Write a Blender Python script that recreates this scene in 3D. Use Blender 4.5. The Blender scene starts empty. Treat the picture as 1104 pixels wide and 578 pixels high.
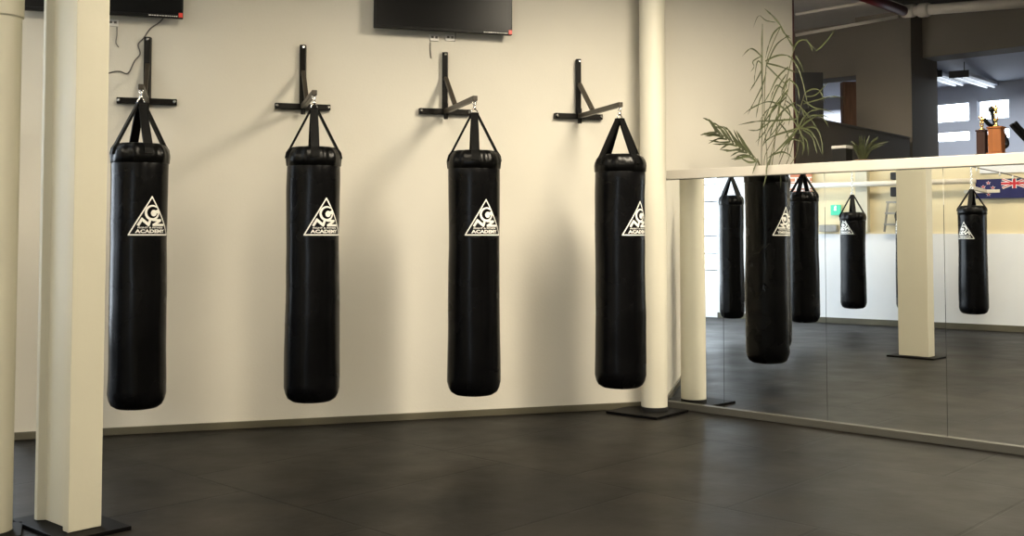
import bpy, bmesh, math, random
from mathutils import Vector, Matrix, noise
random.seed(7)
SC = bpy.context.scene
COL = SC.collection
PI = math.pi
S = 1.4                      # eye height in metres; plan lengths below are in eye heights
F = 1145.7                   # focal length in pixels of the 1104 px frame
PITCH = 0.0434
Y0 = 254.6                   # horizon row
YPP = Y0 - F * math.tan(PITCH)
cP, sP = math.cos(PITCH), math.sin(PITCH)
PHI, MD = 0.7596, 5.1667     # mirror wall: plan normal angle, distance
PSI, WD = 0.2950, 5.7505     # bag wall
NM = Vector((math.sin(PHI), math.cos(PHI)))       # mirror normal (away from viewer)
TM = Vector((NM.y, -NM.x))                        # along the mirror towards the right
NW = Vector((-math.sin(PSI), math.cos(PSI)))      # bag wall normal (away from viewer)
TW = Vector((NW.y, -NW.x))                        # along the bag wall towards the right
NL = Vector((0.779, 0.627)).normalized()          # left wall normal (into the room)
DL = NL.dot(Vector((-5.897, 4.326)))
TL = Vector((NL.y, -NL.x))                        # along the left wall towards the viewer

def V(p, y):                 # plan point + height above eye (eye heights) -> metres
    return Vector((p[0] * S, p[1] * S, (1 + y) * S))
def ray(x, y):
    u, v = (x - 552) / F, (YPP - y) / F
    return Vector((u, cP - v * sP)), v * cP + sP
def on_plane(x, y, n, d):
    p, h = ray(x, y); t = d / n.dot(p)
    return V(p * t, h * t)
def at_depth(x, y, Z):
    p, h = ray(x, y); t = Z / p.y
    return V(p * t, h * t)
def on_wall(x, y, off=0.0): return on_plane(x, y, NW, WD - off)
def on_mirror(x, y, off=0.0): return on_plane(x, y, NM, MD + off)
def unmirror_plan(p): return p + NM * (2 * (MD - NM.dot(p)))
def seen_far(x, y, off=0.0):  # point of the left wall that the mirror shows at pixel x, y
    p, h = ray(x, y)
    o = NM * (2 * MD); q = p - NM * (2 * NM.dot(p))
    t = (DL + off - NL.dot(o)) / NL.dot(q)
    return V(o + q * t, h * t)
def far_size(x, y): 
    p, h = ray(x, y); o = NM * (2 * MD); q = p - NM * (2 * NM.dot(p))
    return (DL - NL.dot(o)) / NL.dot(q) / F * S      # metres per pixel there

# ------------------------------------------------------------------ materials
def mat(name, col, rough=0.5, metal=0.0, spec=0.5, coat=0.0, emit=None, estr=0.0):
    m = bpy.data.materials.new(name); m.use_nodes = True
    b = m.node_tree.nodes['Principled BSDF']
    b.inputs['Base Color'].default_value = (*col, 1)
    b.inputs['Roughness'].default_value = rough
    b.inputs['Metallic'].default_value = metal
    b.inputs['Specular IOR Level'].default_value = spec
    b.inputs['Coat Weight'].default_value = coat
    if emit:
        b.inputs['Emission Color'].default_value = (*emit, 1)
        b.inputs['Emission Strength'].default_value = estr
    return m
def noisy(m, scale, amount, bump=0.0, bscale=None, detail=4.0, rough_amt=0.0, stretch=None):
    nt = m.node_tree; b = nt.nodes['Principled BSDF']; L = nt.links
    tc = nt.nodes.new('ShaderNodeTexCoord')
    src = tc.outputs['Object']
    if stretch:
        mp = nt.nodes.new('ShaderNodeMapping'); mp.inputs['Scale'].default_value = stretch
        L.new(src, mp.inputs['Vector']); src = mp.outputs['Vector']
    n = nt.nodes.new('ShaderNodeTexNoise'); n.inputs['Scale'].default_value = scale; n.inputs['Detail'].default_value = detail
    L.new(src, n.inputs['Vector'])
    base = list(b.inputs['Base Color'].default_value)[:3]
    r = nt.nodes.new('ShaderNodeValToRGB')
    r.color_ramp.elements[0].position = 0.3; r.color_ramp.elements[1].position = 0.72
    r.color_ramp.elements[0].color = (*[max(0, c * (1 - amount)) for c in base], 1)
    r.color_ramp.elements[1].color = (*[min(1, c * (1 + amount)) for c in base], 1)
    L.new(n.outputs['Fac'], r.inputs['Fac']); L.new(r.outputs['Color'], b.inputs['Base Color'])
    if rough_amt:
        mr = nt.nodes.new('ShaderNodeMapRange'); ro = b.inputs['Roughness'].default_value
        mr.inputs['To Min'].default_value = ro - rough_amt; mr.inputs['To Max'].default_value = ro + rough_amt
        L.new(n.outputs['Fac'], mr.inputs['Value']); L.new(mr.outputs['Result'], b.inputs['Roughness'])
    if bump:
        n2 = nt.nodes.new('ShaderNodeTexNoise'); n2.inputs['Scale'].default_value = bscale or scale; n2.inputs['Detail'].default_value = 5
        L.new(src, n2.inputs['Vector'])
        bp = nt.nodes.new('ShaderNodeBump'); bp.inputs['Strength'].default_value = bump; bp.inputs['Distance'].default_value = 0.01
        L.new(n2.outputs['Fac'], bp.inputs['Height']); L.new(bp.outputs['Normal'], b.inputs['Normal'])
    return m
M = {}
M['wall'] = noisy(mat('wall paint', (0.665, 0.635, 0.56), 0.75), 1.2, 0.03, 0.08, 60)
M['white_wall'] = noisy(mat('white wall paint', (0.78, 0.79, 0.80), 0.7), 1.2, 0.03)
M['cream_wall'] = noisy(mat('cream wall paint', (0.74, 0.64, 0.42), 0.75), 1.0, 0.04)
M['column'] = noisy(mat('column paint', (0.56, 0.53, 0.415), 0.5), 2.0, 0.03, 0.05, 40)
M['pipe_white'] = noisy(mat('pipe column paint', (0.70, 0.67, 0.565), 0.5), 2.0, 0.03)
M['ceiling'] = noisy(mat('ceiling paint', (0.72, 0.70, 0.65), 0.8), 1.0, 0.05)
M['dark_ceiling'] = noisy(mat('dark ceiling', (0.05, 0.046, 0.04), 0.8), 1.0, 0.15)
M['grey_wall'] = noisy(mat('grey wall paint', (0.22, 0.195, 0.155), 0.8), 1.0, 0.04)
M['blue_wall'] = noisy(mat('pale blue wall', (0.58, 0.60, 0.66), 0.8), 1.0, 0.04)
M['ledge'] = noisy(mat('ledge paint', (0.52, 0.49, 0.435), 0.5), 2.0, 0.03)
M['skirt'] = noisy(mat('olive baseboard', (0.10, 0.09, 0.06), 0.45), 3.0, 0.15)
M['alu'] = noisy(mat('brushed rail', (0.062, 0.060, 0.052), 0.45, 0.0, 0.3), 6.0, 0.08, stretch=(1, 1, 30))
M['mirror'] = mat('mirror', (0.90, 0.91, 0.89), 0.0, 1.0)
M['backing'] = mat('mirror backing', (0.02, 0.02, 0.02), 0.6)
M['vinyl'] = noisy(mat('black vinyl', (0.0018, 0.0018, 0.0022), 0.27, 0, 0.16), 3.0, 0.3, 0.12, 9, rough_amt=0.05)
M['webbing'] = noisy(mat('black webbing', (0.002, 0.002, 0.002), 0.5, 0, 0.10), 60, 0.3, 0.1, 200)
M['collar'] = noisy(mat('black collar vinyl', (0.0018, 0.0018, 0.0018), 0.28, 0, 0.16), 8, 0.2, 0.35, 14)
M['print'] = noisy(mat('white print', (0.80, 0.79, 0.74), 0.55), 60, 0.05)
M['steel_black'] = noisy(mat('black steel', (0.005, 0.004, 0.0028), 0.38, 0, 0.15), 20, 0.2)
M['steel_lit'] = noisy(mat('lit dark steel', (0.045, 0.036, 0.025), 0.42, 0.2), 20, 0.2)  # black steel lightened to brown: lamplight put into the colour of arms and braces
M['chrome'] = mat('chrome', (0.75, 0.74, 0.72), 0.18, 1.0)
M['rubber'] = mat('black rubber', (0.008, 0.008, 0.008), 0.5)
M['plate'] = noisy(mat('black base plate', (0.003, 0.0027, 0.0027), 0.5, 0.0, 0.06), 10, 0.2)
M['tv'] = mat('black tv plastic', (0.002, 0.002, 0.002), 0.4, 0, 0.2)
M['screen'] = mat('tv glass', (0.002, 0.002, 0.0023), 0.3, 0, 0.15)
M['red'] = mat('red badge', (0.75, 0.05, 0.03), 0.4)
M['outlet'] = mat('white plastic', (0.75, 0.73, 0.69), 0.4)
M['cable'] = mat('grey cable', (0.12, 0.11, 0.10), 0.5)
M['leaf'] = noisy(mat('leaf green', (0.060, 0.070, 0.026), 0.5), 12, 0.35)
M['stem'] = noisy(mat('plant stem', (0.10, 0.10, 0.045), 0.6), 12, 0.3)
M['pot'] = noisy(mat('brown clay pot', (0.16, 0.085, 0.05), 0.6), 10, 0.2)
M['soil'] = noisy(mat('soil', (0.03, 0.022, 0.015), 0.9), 40, 0.5)
M['red_pipe'] = mat('red pipe paint', (0.12, 0.006, 0.008), 0.45)
M['white_pipe'] = noisy(mat('cream pipe paint', (0.72, 0.67, 0.58), 0.5), 5, 0.05)
M['dark_wood'] = noisy(mat('dark brown wood', (0.022, 0.007, 0.004), 0.5, 0, 0.25), 3, 0.4, stretch=(12, 12, 1))
M['orange_wood'] = noisy(mat('orange brown wood', (0.19, 0.065, 0.018), 0.5, 0, 0.25), 3, 0.25, stretch=(12, 12, 1))
M['brown_wood'] = noisy(mat('brown board', (0.20, 0.10, 0.05), 0.5), 3, 0.25, stretch=(12, 12, 1))
M['gold'] = mat('gold plastic', (0.85, 0.60, 0.20), 0.22, 1.0)
M['black'] = noisy(mat('matt black', (0.006, 0.006, 0.006), 0.6), 8, 0.2)
M['frame_white'] = mat('window frame paint', (0.60, 0.62, 0.66), 0.5)
M['frame_dark'] = mat('dark window steel', (0.03, 0.03, 0.03), 0.5)
M['dark_red'] = mat('dark red trim', (0.05, 0.008, 0.008), 0.5)
M['grey_metal'] = noisy(mat('grey metal', (0.30, 0.29, 0.26), 0.45, 0.3), 8, 0.1)
M['flag_blue'] = mat('navy cloth', (0.012, 0.014, 0.09), 0.8)
M['flag_white'] = mat('white cloth', (0.8, 0.8, 0.8), 0.8)
M['flag_red'] = mat('red cloth', (0.55, 0.02, 0.03), 0.8)
M['exit'] = mat('exit sign green', (0.05, 0.45, 0.28), 0.4, emit=(0.10, 0.75, 0.5), estr=0.35)
M['exit_white'] = mat('exit sign white', (0.9, 0.9, 0.9), 0.4, emit=(0.9, 1, 0.95), estr=1.0)
M['tube'] = mat('lit diffuser', (0.9, 0.88, 0.8), 0.4, emit=(1, 0.86, 0.62), estr=8.0)
M['cool_tube'] = mat('lit tube', (0.85, 0.88, 0.95), 0.3, emit=(0.85, 0.93, 1.0), estr=0.8)

def brick_mat():
    m = mat('red brick', (0.45, 0.16, 0.09), 0.8); nt = m.node_tree; b = nt.nodes['Principled BSDF']
    tc = nt.nodes.new('ShaderNodeTexCoord'); br = nt.nodes.new('ShaderNodeTexBrick')
    br.inputs['Color1'].default_value = (0.50, 0.17, 0.09, 1); br.inputs['Color2'].default_value = (0.58, 0.24, 0.13, 1)
    br.inputs['Mortar'].default_value = (0.75, 0.72, 0.66, 1); br.inputs['Scale'].default_value = 3.6
    br.inputs['Mortar Size'].default_value = 0.03
    mp = nt.nodes.new('ShaderNodeMapping'); mp.inputs['Rotation'].default_value = (PI / 2, 0, 0)
    nt.links.new(tc.outputs['Object'], mp.inputs['Vector']); nt.links.new(mp.outputs['Vector'], br.inputs['Vector'])
    nt.links.new(br.outputs['Color'], b.inputs['Base Color']); return m
M['brick'] = brick_mat()
def floor_mat():
    m = mat('black rubber mats', (0.03, 0.028, 0.025), 0.5, 0, 0.13); nt = m.node_tree; L = nt.links; b = nt.nodes['Principled BSDF']
    tc = nt.nodes.new('ShaderNodeTexCoord')
    mp = nt.nodes.new('ShaderNodeMapping')
    corner = Vector((1.057, 3.69)) * S
    a = math.atan2(TM.y, TM.x)
    mp.vector_type = 'TEXTURE'
    mp.inputs['Location'].default_value = (corner.x, corner.y, 0); mp.inputs['Rotation'].default_value = (0, 0, a)
    L.new(tc.outputs['Object'], mp.inputs['Vector'])
    br = nt.nodes.new('ShaderNodeTexBrick'); br.offset = 0.5
    br.inputs['Scale'].default_value = 1.0; br.inputs['Brick Width'].default_value = 1.06; br.inputs['Row Height'].default_value = 1.5
    br.inputs['Mortar Size'].default_value = 0.011; br.inputs['Mortar Smooth'].default_value = 0.3
    br.inputs['Color1'].default_value = (0.9, 0.9, 0.9, 1); br.inputs['Color2'].default_value = (1.12, 1.1, 1.08, 1)
    br.inputs['Mortar'].default_value = (0.25, 0.25, 0.25, 1)
    L.new(mp.outputs['Vector'], br.inputs['Vector'])
    n = nt.nodes.new('ShaderNodeTexNoise'); n.inputs['Scale'].default_value = 1.1; n.inputs['Detail'].default_value = 7; n.inputs['Roughness'].default_value = 0.6
    n.inputs['Distortion'].default_value = 0.6
    L.new(mp.outputs['Vector'], n.inputs['Vector'])
    r = nt.nodes.new('ShaderNodeValToRGB')
    r.color_ramp.elements[0].position = 0.36; r.color_ramp.elements[1].position = 0.70
    r.color_ramp.elements[0].color = (0.0026, 0.0024, 0.0022, 1); r.color_ramp.elements[1].color = (0.0125, 0.0108, 0.0086, 1)
    L.new(n.outputs['Fac'], r.inputs['Fac'])
    mx = nt.nodes.new('ShaderNodeMix'); mx.data_type = 'RGBA'; mx.blend_type = 'MULTIPLY'; mx.inputs[0].default_value = 1
    L.new(r.outputs['Color'], mx.inputs[6]); L.new(br.outputs['Color'], mx.inputs[7])
    L.new(mx.outputs[2], b.inputs['Base Color'])
    n2 = nt.nodes.new('ShaderNodeTexNoise'); n2.inputs['Scale'].default_value = 2.2; n2.inputs['Detail'].default_value = 6
    L.new(mp.outputs['Vector'], n2.inputs['Vector'])
    mr = nt.nodes.new('ShaderNodeMapRange'); mr.inputs['To Min'].default_value = 0.33; mr.inputs['To Max'].default_value = 0.6
    L.new(n2.outputs['Fac'], mr.inputs['Value']); L.new(mr.outputs['Result'], b.inputs['Roughness'])
    n3 = nt.nodes.new('ShaderNodeTexNoise'); n3.inputs['Scale'].default_value = 5; n3.inputs['Detail'].default_value = 6
    L.new(mp.outputs['Vector'], n3.inputs['Vector'])
    ad = nt.nodes.new('ShaderNodeMath'); ad.operation = 'SUBTRACT'
    L.new(n3.outputs['Fac'], ad.inputs[0]); L.new(br.outputs['Fac'], ad.inputs[1])
    bp = nt.nodes.new('ShaderNodeBump'); bp.inputs['Strength'].default_value = 0.35; bp.inputs['Distance'].default_value = 0.010
    L.new(ad.outputs[0], bp.inputs['Height']); L.new(bp.outputs['Normal'], b.inputs['Normal'])
    return m
M['floor'] = floor_mat()

# ------------------------------------------------------------------ mesh helpers
def obj(name, bm, m, parent=None, smooth=False, mats=None, bevel=0.0):
    bmesh.ops.recalc_face_normals(bm, faces=bm.faces[:])
    me = bpy.data.meshes.new(name); bm.to_mesh(me); bm.free()
    for x in (mats or [m]): me.materials.append(x)
    if smooth:
        for p in me.polygons: p.use_smooth = True
    o = bpy.data.objects.new(name, me); COL.objects.link(o)
    if bevel:
        b = o.modifiers.new('bevel', 'BEVEL'); b.width = bevel; b.segments = 2; b.limit_method = 'ANGLE'
    if parent is not None:
        o.parent = parent
        if not parent.get('_local'):
            o.matrix_parent_inverse = parent.matrix_basis.inverted()
    return o
def tag(o, label, cat, group=None, kind=None):
    o['label'] = label; o['category'] = cat
    if group: o['group'] = group
    if kind: o['kind'] = kind
    return o
def thing(name, label, cat, loc=(0, 0, 0), rz=0.0, group=None, local=False):
    o = bpy.data.objects.new(name, None); COL.objects.link(o); o.empty_display_size = 0.1
    o.location = loc; o.rotation_euler = (0, 0, rz)
    if local: o['_local'] = 1
    return tag(o, label, cat, group)
def struct(name, bm, m, **k):
    o = obj(name, bm, m, **k); o['kind'] = 'structure'; return o
def box8(bm, pts, mi=0):
    v = [bm.verts.new(p) for p in pts]
    for f in ((0, 1, 2, 3), (7, 6, 5, 4), (0, 4, 5, 1), (1, 5, 6, 2), (2, 6, 7, 3), (3, 7, 4, 0)):
        fc = bm.faces.new([v[i] for i in f]); fc.material_index = mi
    return v
def prism(bm, plan, z0, z1, mi=0):      # plan points in metres
    n = len(plan)
    a = [bm.verts.new((p[0], p[1], z0)) for p in plan]; b = [bm.verts.new((p[0], p[1], z1)) for p in plan]
    fs = [bm.faces.new(a[::-1]), bm.faces.new(b)]
    for i in range(n): fs.append(bm.faces.new((a[i], a[(i + 1) % n], b[(i + 1) % n], b[i])))
    for f in fs: f.material_index = mi
def wallbox(bm, p, q, th, z0, z1, nrm, mi=0):   # plan p, q in eye heights; thickness th (m) away along nrm
    p, q = Vector(p[:2]) * S, Vector(q[:2]) * S; o = Vector(nrm[:2]) * th
    prism(bm, [p, q, q + o, p + o], z0, z1, mi)
def beam_box(bm, a, b, w, h, up=Vector((0, 0, 1)), mi=0):   # bar from a to b
    a, b = Vector(a), Vector(b); d = (b - a).normalized()
    s = d.cross(up)
    if s.length < 1e-4: s = d.cross(Vector((1, 0, 0)))
    s.normalize(); u = s.cross(d).normalized()
    s *= w / 2; u *= h / 2
    box8(bm, [a - s - u, a + s - u, a + s + u, a - s + u, b - s - u, b + s - u, b + s + u, b - s + u], mi)
def lathe(bm, prof, seg=32, c=(0, 0, 0), mi=0, fn=None):
    rings = []
    for r, z in prof:
        if r < 1e-6: rings.append([bm.verts.new((c[0], c[1], c[2] + z))])
        else:
            row = []
            for i in range(seg):
                a = 2 * PI * i / seg; rr = r + (fn(a, z) * min(1, r / 0.1) if fn else 0)
                row.append(bm.verts.new((c[0] + rr * math.cos(a), c[1] + rr * math.sin(a), c[2] + z)))
            rings.append(row)
    for p, q in zip(rings, rings[1:]):
        for i in range(seg):
            j = (i + 1) % seg
            if len(p) == 1 and len(q) == 1: continue
            if len(p) == 1: f = bm.faces.new((p[0], q[i], q[j]))
            elif len(q) == 1: f = bm.faces.new((p[i], p[j], q[0]))
            else: f = bm.faces.new((p[i], p[j], q[j], q[i]))
            f.material_index = mi
    return rings
def tube(bm, pts, r, seg=8, mi=0, caps=True):
    pts = [Vector(p) for p in pts]; rings = []; ref = None
    for i, p in enumerate(pts):
        d = (pts[min(i + 1, len(pts) - 1)] - pts[max(i - 1, 0)]).normalized()
        if ref is None:
            ref = d.cross(Vector((0, 0, 1)))
            if ref.length < 1e-3: ref = d.cross(Vector((1, 0, 0)))
        ref = (ref - d * ref.dot(d)).normalized(); s = d.cross(ref)
        rr = r[i] if isinstance(r, (list, tuple)) else r
        rings.append([bm.verts.new(p + (ref * math.cos(2 * PI * k / seg) + s * math.sin(2 * PI * k / seg)) * rr) for k in range(seg)])
    for a, b in zip(rings, rings[1:]):
        for k in range(seg):
            f = bm.faces.new((a[k], a[(k + 1) % seg], b[(k + 1) % seg], b[k])); f.material_index = mi
    if caps:
        bm.faces.new(rings[0][::-1]).material_index = mi; bm.faces.new(rings[-1]).material_index = mi
def smooth_path(pts, n=6):
    pts = [Vector(p) for p in pts]; out = []
    for i in range(len(pts) - 1):
        p0, p1, p2, p3 = pts[max(i - 1, 0)], pts[i], pts[i + 1], pts[min(i + 2, len(pts) - 1)]
        for k in range(n):
            t = k / n
            out.append(0.5 * ((2 * p1) + (p2 - p0) * t + (2 * p0 - 5 * p1 + 4 * p2 - p3) * t * t + (3 * p1 - p0 - 3 * p2 + p3) * t ** 3))
    out.append(pts[-1]); return out
def link_ring(bm, c, axis_u, axis_v, a, b, r, seg=14):     # elongated closed ring in the plane (axis_u, axis_v)
    c, u, v = Vector(c), Vector(axis_u), Vector(axis_v); nrm = u.cross(v).normalized(); rings = []
    for i in range(seg):
        t = 2 * PI * i / seg; p = c + u * (a * math.cos(t)) + v * (b * math.sin(t))
        d = (u * math.cos(t) * b + v * math.sin(t) * a).normalized()
        rings.append([bm.verts.new(p + (d * math.cos(2 * PI * k / 6) + nrm * math.sin(2 * PI * k / 6)) * r) for k in range(6)])
    for i in range(seg):
        A, B = rings[i], rings[(i + 1) % seg]
        for k in range(6): bm.faces.new((A[k], A[(k + 1) % 6], B[(k + 1) % 6], B[k]))

# ------------------------------------------------------------------ room shell
CEIL = 4.2
corner = None
def isect(n1, d1, n2, d2):
    det = n1.x * n2.y - n1.y * n2.x
    return Vector(((d1 * n2.y - n1.y * d2) / det, (n1.x * d2 - d1 * n2.x) / det))
CR = isect(NM, MD, NW, WD)
def wall_pt(px):              # plan point of the bag wall at pixel column px
    p, h = ray(px, 400); return p * (WD / NW.dot(p))
WEND = wall_pt(6)
RECW = WD + 1.5
LREC = isect(NL, DL, NW, RECW)
bm = bmesh.new(); wallbox(bm, WEND, wall_pt(858.5), 0.25, 0, CEIL, NW); struct('wall_back', bm, M['wall'])
bm = bmesh.new()
wallbox(bm, WEND + NW * (0.25 / S), WEND + NW * 1.5, 0.2, 0, CEIL, TW); struct('wall_return', bm, M['white_wall'])
# recess wall, with a window
bm = bmesh.new()
ra, rb = LREC - TW * 0.2, WEND + NW * 1.5 + TW * 0.14
La = (rb - ra).length
def along(p, q, s): return p + (q - p).normalized() * s
w0, w1 = La * 0.10, La * 0.86
WZ0, WZ1 = 0.45, 3.6
wallbox(bm, ra, along(ra, rb, w0), 0.2, 0, CEIL, NW); wallbox(bm, along(ra, rb, w1), rb, 0.2, 0, CEIL, NW)
wallbox(bm, along(ra, rb, w0), along(ra, rb, w1), 0.2, 0, WZ0, NW); wallbox(bm, along(ra, rb, w0), along(ra, rb, w1), 0.2, WZ1, CEIL, NW)
struct('wall_recess', bm, M['white_wall'])
def steel_window(name, p, q, z0, z1, nrm, nx, nz, m, bar=0.03):
    bm = bmesh.new(); p3 = Vector((p.x * S, p.y * S, 0)); q3 = Vector((q.x * S, q.y * S, 0)); d = (q3 - p3); o = Vector((nrm[0], nrm[1], 0)) * 0.09
    for i in range(nx + 1):
        a = p3 + d * (i / nx) + o; t = bar * (1.6 if i in (0, nx) else 1)
        beam_box(bm, a + Vector((0, 0, z0)), a + Vector((0, 0, z1)), t, t)
    for k in range(nz + 1):
        z = Vector((0, 0, z0 + (z1 - z0) * k / nz)); t = bar * (1.6 if k in (0, nz) else 1)
        beam_box(bm, p3 + o + z, q3 + o + z, t, t)
    return struct(name, bm, m)
steel_window('window_1', along(ra, rb, w0), along(ra, rb, w1), WZ0, WZ1, NW, 8, 5, M['frame_dark'])
# left wall: white below, cream above, with a window at its far end
def lw_plan(px): 
    p = seen_far(px, 300); return Vector((p.x / S, p.y / S))
LFAR = LREC - TL * 0.25
LW1 = lw_plan(773.5)
LW0 = LW1 - TL * 0.75
LNEAR = lw_plan(1104) + TL * 0.35
ZB = 1.435
bm = bmesh.new()
wallbox(bm, LFAR, LW0, 0.25, 0, CEIL, -NL); wallbox(bm, LW0, LW1, 0.25, 0, 0.80, -NL); wallbox(bm, LW0, LW1, 0.25, 2.9, CEIL, -NL)
LSPLIT = lw_plan(876)
wallbox(bm, LW1, LNEAR, 0.25, 0, ZB, -NL)
wallbox(bm, LW1, LSPLIT, 0.25, ZB, CEIL, -NL)
struct('wall_left', bm, M['white_wall'])
bm = bmesh.new(); wallbox(bm, LSPLIT - NL * 0.03, LNEAR - NL * 0.03, 0.2, ZB, CEIL, -NL); struct('wall_left_upper', bm, M['cream_wall'])
steel_window('window_2', LW0, LW1, 0.80, 2.9, -NL, 3, 7, M['frame_dark'], 0.028)
bm = bmesh.new(); wallbox(bm, LW1, LNEAR, 0.015, 0, 0.09, NL); struct('baseboard_left', bm, M['skirt'])
# side, rear and right walls behind the viewer
SR = Vector((LNEAR.x, -2.2)); RR = CR + TM * 7.5; RC = Vector((RR.x, -2.2))
bm = bmesh.new(); wallbox(bm, LNEAR, SR, 0.2, 0, CEIL, (-1, 0)); struct('wall_side', bm, M['wall'])
RW0, RW1 = Vector((SR.x + 0.5, SR.y)), Vector((SR.x + 1.4, SR.y)); RZ0, RZ1 = 0.75, 2.75
bm = bmesh.new(); wallbox(bm, SR, RW0, 0.2, 0, CEIL, (0, -1)); wallbox(bm, RW1, RC, 0.2, 0, CEIL, (0, -1)); wallbox(bm, RW0, RW1, 0.2, 0, RZ0, (0, -1)); wallbox(bm, RW0, RW1, 0.2, RZ1, CEIL, (0, -1)); struct('wall_rear', bm, M['wall'])
steel_window('window_5', RW0, RW1, RZ0, RZ1, (0, -1), 4, 3, M['frame_dark'])
bm = bmesh.new(); wallbox(bm, RC, RR + Vector((0, 1.0)), 0.2, 0, CEIL, (1, 0)); struct('wall_far_right', bm, M['wall'])
# baseboard of the bag wall
bm = bmesh.new(); wallbox(bm, WEND, CR - TW * 0.01, 0.018, 0, 0.052, -NW); struct('baseboard_back', bm, M['skirt'], bevel=0.003)

# mirror wall: half wall, mirrors, ledge, planter trough, upper wall
FT = 0.385                    # top of the ledge above the eye
FB = 0.331
ML = CR - TM * 0.0
MR = CR + TM * 7.5
bm = bmesh.new()
wallbox(bm, CR + NM * 0.008 - TM * 0.04, MR + NM * 0.008, 0.03, 0, (1 + FB + .01) * S, NM)      # board behind the mirrors
wallbox(bm, CR + NM * 0.031 - TM * 0.04, MR + NM * 0.031, 0.22, 0, (1 + FB - 0.18) * S, NM)     # body below the trough
struct('wall_right', bm, M['grey_wall'])
def mir_s(px):                # distance along the mirror from the corner at pixel column px
    p = ray(px, 400)[0]; p = p * (MD / NM.dot(p)); return (p - CR).dot(TM)
seams = [0.0, mir_s(780.5), mir_s(891.5), mir_s(1020.5)]
stp = seams[3] - seams[2]
seams += [seams[3] + stp, seams[3] + 2 * stp]
names = ['narrow mirror panel in the corner beside the white pipe column', 'mirror panel showing the large reflected punching bag',
         'mirror panel showing the reflected square column', 'mirror panel at the right edge of the photo', 'mirror panel beyond the right edge of the photo']
bm = bmesh.new(); wallbox(bm, CR + NM * 0.004, MR + NM * 0.004, 0.004, 0, (1 + FB) * S, NM)
struct('trim_4', bm, M['backing'])
for i in range(4):
    a, b = CR + TM * (seams[i] + 0.0014), CR + TM * (seams[i + 1] - 0.0014)
    bm = bmesh.new(); wallbox(bm, a, b, 0.005, 0.03, (1 + FB - 0.002) * S, NM)
    o = obj('mirror_panel', bm, M['mirror']); tag(o, names[i], 'mirror', 'wall mirror panels')
bm = bmesh.new(); wallbox(bm, CR - NM * 0.022 + TM * 0.0, MR - NM * 0.022, 0.022 * S, 0, 0.056, NM); struct('trim_1', bm, M['alu'], bevel=0.004)
# ledge: fascia board with a top lip
bm = bmesh.new()
p0 = on_mirror(718.5, 186, -0.03); LS = CR + TM * ((Vector((p0.x, p0.y)) / S - CR).dot(TM)) - NM * 0.03
LE = MR - NM * 0.03
wallbox(bm, LS, LE, 0.04, (1 + FB) * S, (1 + FT) * S, NM)
struct('trim_2', bm, M['ledge'], bevel=0.005)
UPO = 0.165                   # upper wall offset behind the mirror
U1 = on_mirror(858.5, 100, UPO); U1 = Vector((U1.x, U1.y)) / S
bm = bmesh.new(); wallbox(bm, wall_pt(858.5) - NW * .001, wall_pt(858.5) - NW * .001 + TW * 0.012, 0.252, (1 + FT - .05) * S, CEIL, NW); struct('trim_3', bm, M['dark_red'])
bm = bmesh.new(); wallbox(bm, U1 + TM * 0.10 - NM * (UPO - 0.001), MR + NM * 0.001, 0.30, (1 + FB - .18) * S + 0.001, (1 + FT) * S - 0.004, NM); struct('wall_sill', bm, M['ledge'])

# ------------------------------------------------------------------ room behind the mirror wall
PA = CR + NM * 0.42
Kz = 9.3
K = Vector(((985 - 552) / F * Kz, Kz))
# low partition
a0 = Vector((2.025, 7.5)); a1 = Vector((3.46, 9.22)); dd = (a1 - a0).normalized(); pn = Vector((dd.y, -dd.x))
bm = bmesh.new(); wallbox(bm, a0 - dd * 1.0, a1, 0.12, 0, (1 + 0.845) * S, -pn); struct('wall_partition', bm, M['grey_wall'])
bm = bmesh.new(); wallbox(bm, a0 - dd * 1.0 + pn * 0.008, a1 + pn * .008, 0.145, (1 + 0.845) * S, (1 + 0.862) * S, -pn); struct('trim_5', bm, M['grey_wall'])
# big square column
kl = K - TM * 0.514
bm = bmesh.new(); prism(bm, [K * S, kl * S, (kl + NM * 0.574) * S, (K + NM * 0.574) * S], 0, CEIL); struct('column_backroom', bm, M['grey_wall'])
# beams
bA, bB = K + NM * 0.25, K + NM * 0.25 + TM * 2.6
bm = bmesh.new(); wallbox(bm, bA, bB, 0.4, (1 + 1.60) * S, CEIL, NM); struct('beam_right', bm, M['grey_wall'])
bA, bB = kl + NM * 0.2, kl + NM * 0.2 - TM * 2.4
bm = bmesh.new(); wallbox(bm, bA, bB, 0.4, (1 + 1.50) * S, CEIL, NM); struct('beam_left', bm, M['grey_wall'])
bm = bmesh.new(); wallbox(bm, CR + NM * (UPO + .32) - TM * 0.1, CR + NM * (UPO + .32) + TM * 7.1, 5.0 * S, CEIL - 0.03, CEIL - 0.001, NM); struct('ceiling_backroom', bm, M['dark_ceiling'])
# pale ceiling beyond the beam
bA = K + NM * 0.56 - TM * 3.5
bm = bmesh.new(); wallbox(bm, bA, bA + TM * 7.0, 3.2 * S, (1 + 1.64) * S, CEIL - 0.04, NM); struct('ceiling_office', bm, M['blue_wall'])
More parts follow.
